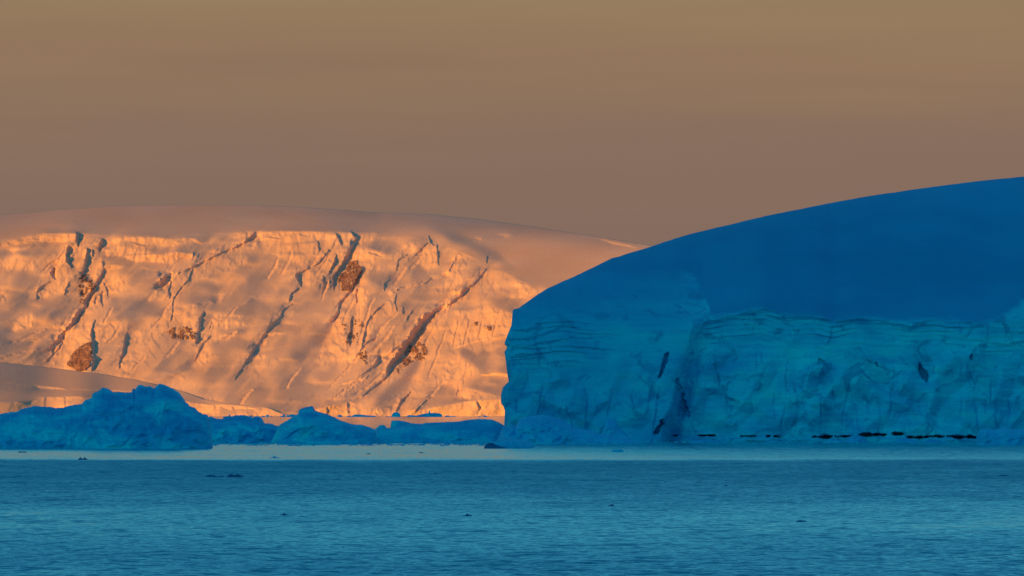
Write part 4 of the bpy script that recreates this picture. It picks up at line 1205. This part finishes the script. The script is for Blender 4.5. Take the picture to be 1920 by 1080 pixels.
# ------------------------------------------------------------------ drifting ice on the water
drift = [
 (1146, 1170, 847.6, 5.6, 'flat topped ice floe with a squared left end, drifting off the big ice cliff', [0, .9, .75, .85, 1, .95, .9, 0]),
 (146, 166, 862.2, 5.5, 'two humped growler drifting in front of the jagged iceberg', [0, .6, 1, .5, .35, 1, .6, .2, 0]),
 (33, 51, 848.4, 2.2, 'flat dark floe close under the jagged iceberg', [0, .8, 1, .7, .9, .8, 0]),
 (504, 527, 859.0, 4.2, 'low growler with a small crest in the calm water below the peaked iceberg', [0, .25, .4, 1, .6, .3, .2, 0]),
 (785, 795, 849.4, 1.8, 'thin floe in the calm water below the long low iceberg', [0, .8, 1, .6, 0]), (686, 695, 851.6, 1.8, 'thin dark floe below the tip of the peaked iceberg', [0, .6, 1, .9, 0]),
 (385, 409, 894.2, 4.0, 'left half of a broken dark growler in the ruffled water', [0, .7, .8, 1, .7, .8, .5, .3, 0]), (408, 421, 894.3, 2.4, 'thin link of ice between the two dark growlers', [0, .8, 1, .7, 0]), (424, 459, 894.6, 5.6, 'dark rounded growler, biggest in the ruffled water', [0, .5, 1, .9, .6, .8, .9, .6, .3, 0]),
 (524, 542, 966.4, 5.0, 'spiky scrap of ice in the pale ripples, left of centre', [0, .3, .5, 1, .4, .35, 0]), (866, 886, 967.6, 5.2, 'peaked scrap of ice in the pale ripples near centre', [0, .15, .3, 1, .5, .45, 0]),
 (1139, 1152, 948.4, 3.2, 'small black looking growler alone in mid water', [0, .3, .5, 1, .9, 0]), (1491, 1514, 978.6, 3.6, 'flat floe awash in the pale ripples on the right', [0, .5, 1, .9, .8, .7, 0]),
 (1871, 1888, 892.8, 2.4, 'thin dark floe near the right edge in the ruffled water', [0, .6, 1, .7, .8, 0]), (1358, 1366, 911.4, 2.2, 'tiny dark growler right of centre in the ruffled water', [0, .8, 1, .5, 0]),
 (812, 822, 888.5, 1.4, 'thin sliver of ice just beyond the ruffled edge, centre', [0, .8, 1, .6, 0]),
]
for i, (a, b, wl_, h, lab, sh) in enumerate(drift):
    n = len(sh)
    s = ' '.join('%.2f,%.2f' % (a + (b - a) * j / (n - 1), wl_ - max(h * v, 0.35)) for j, v in enumerate(sh))
    D = dist(wl_)
    berg('growler', lab, wl_, s, max((b - a) * D / FP * 0.5, 0.4), 800 + i * 9, max((b - a) / 40, .3), 20, rough=0.06, jag=0.35, lay=0.05, bulge=0.5, cat='floating ice', mat=ICE if lab.startswith(('flat topped', 'low growler')) else GROWL,
         group='small ice drifting on the sea')

# brash ice strewn along the feet of the bergs
random.seed(5)
bv, bq = [], []


def chunk(x, y, w, d, h):
    o = len(bv)
    a = random.uniform(0, 3)
    for zz, s in ((-0.1, 1.0), (h, 0.62)):
        for k_ in range(5):
            t = a + k_ * 2 * math.pi / 5 + random.uniform(-.3, .3)
            bv.append((x + math.cos(t) * w * s, y + math.sin(t) * d * s, zz * (random.uniform(.6, 1.2) if zz > 0 else 1)))
    for k_ in range(5):
        k2 = (k_ + 1) % 5
        bq.append((o + k_, o + k2, o + 5 + k2, o + 5 + k_))
    bq.append((o + 5, o + 6, o + 7, o + 8))
    bq.append((o + 5, o + 8, o + 9, o + 9))


for _ in range(1500):
    px = random.uniform(396, 1180) if random.random() < 0.75 else random.uniform(1180, 1900)
    r = random.triangular(829.5, 837.0, 831.5) if px < 920 else random.triangular(829.5, 834.5, 831)
    if px > 1180:
        r = random.triangular(828.6, 831.5, 829.2)
    D = dist(r)
    w = random.choice((.12, .2, .3, .5, .9)) * random.uniform(.6, 1.4)
    chunk(X(px, D), D, w, w, random.uniform(.05, .3) * min(1, .5 + w))
qa = np.array([q for q in bq])
tri = qa[qa[:, 2] != qa[:, 3]]
t3 = qa[qa[:, 2] == qa[:, 3]][:, :3]
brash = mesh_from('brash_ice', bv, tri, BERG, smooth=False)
tag(brash, 'strewn line of small brash ice along the feet of the icebergs', 'brash ice', kind='stuff')


# ------------------------------------------------------------------ birds
def mat_bird():
    m, n, l, b = newmat('dark_plumage')
    r = ramp(n, [(0.4, (0.03, 0.035, 0.04)), (0.6, (0.07, 0.075, 0.08))])
    l.new(noise_tex(n, l, 4.0, 3), r.inputs[0])
    l.new(r.outputs[0], b.inputs['Base Color'])
    b.inputs['Roughness'].default_value = 0.7
    return m


BIRD = mat_bird()


def bird(px, py, row, span, yaw, up, label):
    D = dist(row)
    root = empty('seabird', (X(px, D), D, Z(py, D)))
    root.rotation_euler = (0, 0, yaw)
    tag(root, label, 'bird', 'seabirds over the water')
    V, Q = [], []
    L = span * 0.42
    for i, t in enumerate(np.linspace(-0.5, 0.5, 9)):
        r = L * 0.11 * math.sqrt(max(1 - (2 * t) ** 2, 0)) * (1.15 if t > 0 else 0.9) + 0.002
        for k_ in range(8):
            a = k_ * math.pi / 4
            V.append((math.cos(a) * r, t * L, math.sin(a) * r))
    for i in range(8):
        for k_ in range(8):
            k2 = (k_ + 1) % 8
            Q.append((i * 8 + k_, i * 8 + k2, i * 8 + 8 + k2, i * 8 + 8 + k_))
    mesh_from('body', V, Q, BIRD, root)
    for sgn in (-1, 1):
        V, Q = [], []
        for i, (t, ch, zz, sw) in enumerate([(0, .26, 0, 0), (.2, .27, up * .6, .02), (.5, .2, up, -.02), (.8, .12, up * .9, -.12), (1, .02, up * .7, -.24)]):
            x, c = sgn * t * span / 2, ch * L
            for yy, dz_ in ((c / 2, 0), (0, .012 * span), (-c / 2, 0), (0, -.006 * span)):
                V.append((x, yy + sw * L, zz * span / 2 + dz_))
        for i in range(4):
            for k_ in range(4):
                k2 = (k_ + 1) % 4
                Q.append((i * 4 + k_, i * 4 + k2, i * 4 + 4 + k2, i * 4 + 4 + k_))
        mesh_from('wing', V, Q, BIRD, root)
    mesh_from('tail', [(-.03 * L, -.45 * L, 0), (.03 * L, -.45 * L, 0), (.1 * L, -.72 * L, 0), (-.1 * L, -.72 * L, 0),
                       (-.03 * L, -.45 * L, .02 * L), (.03 * L, -.45 * L, .02 * L), (.1 * L, -.72 * L, .01 * L), (-.1 * L, -.72 * L, .01 * L)],
              [(3, 2, 1, 0), (4, 5, 6, 7), (0, 1, 5, 4), (1, 2, 6, 5), (2, 3, 7, 6), (3, 0, 4, 7)], BIRD, root)


bird(1766, 850.5, 858, 0.95, 0.5, 0.45, 'dark seabird gliding low over the calm water before the big ice cliff')
bird(643, 1027, 1036, 0.22, -0.9, 0.5, 'small seabird skimming the near ripples, left of centre')
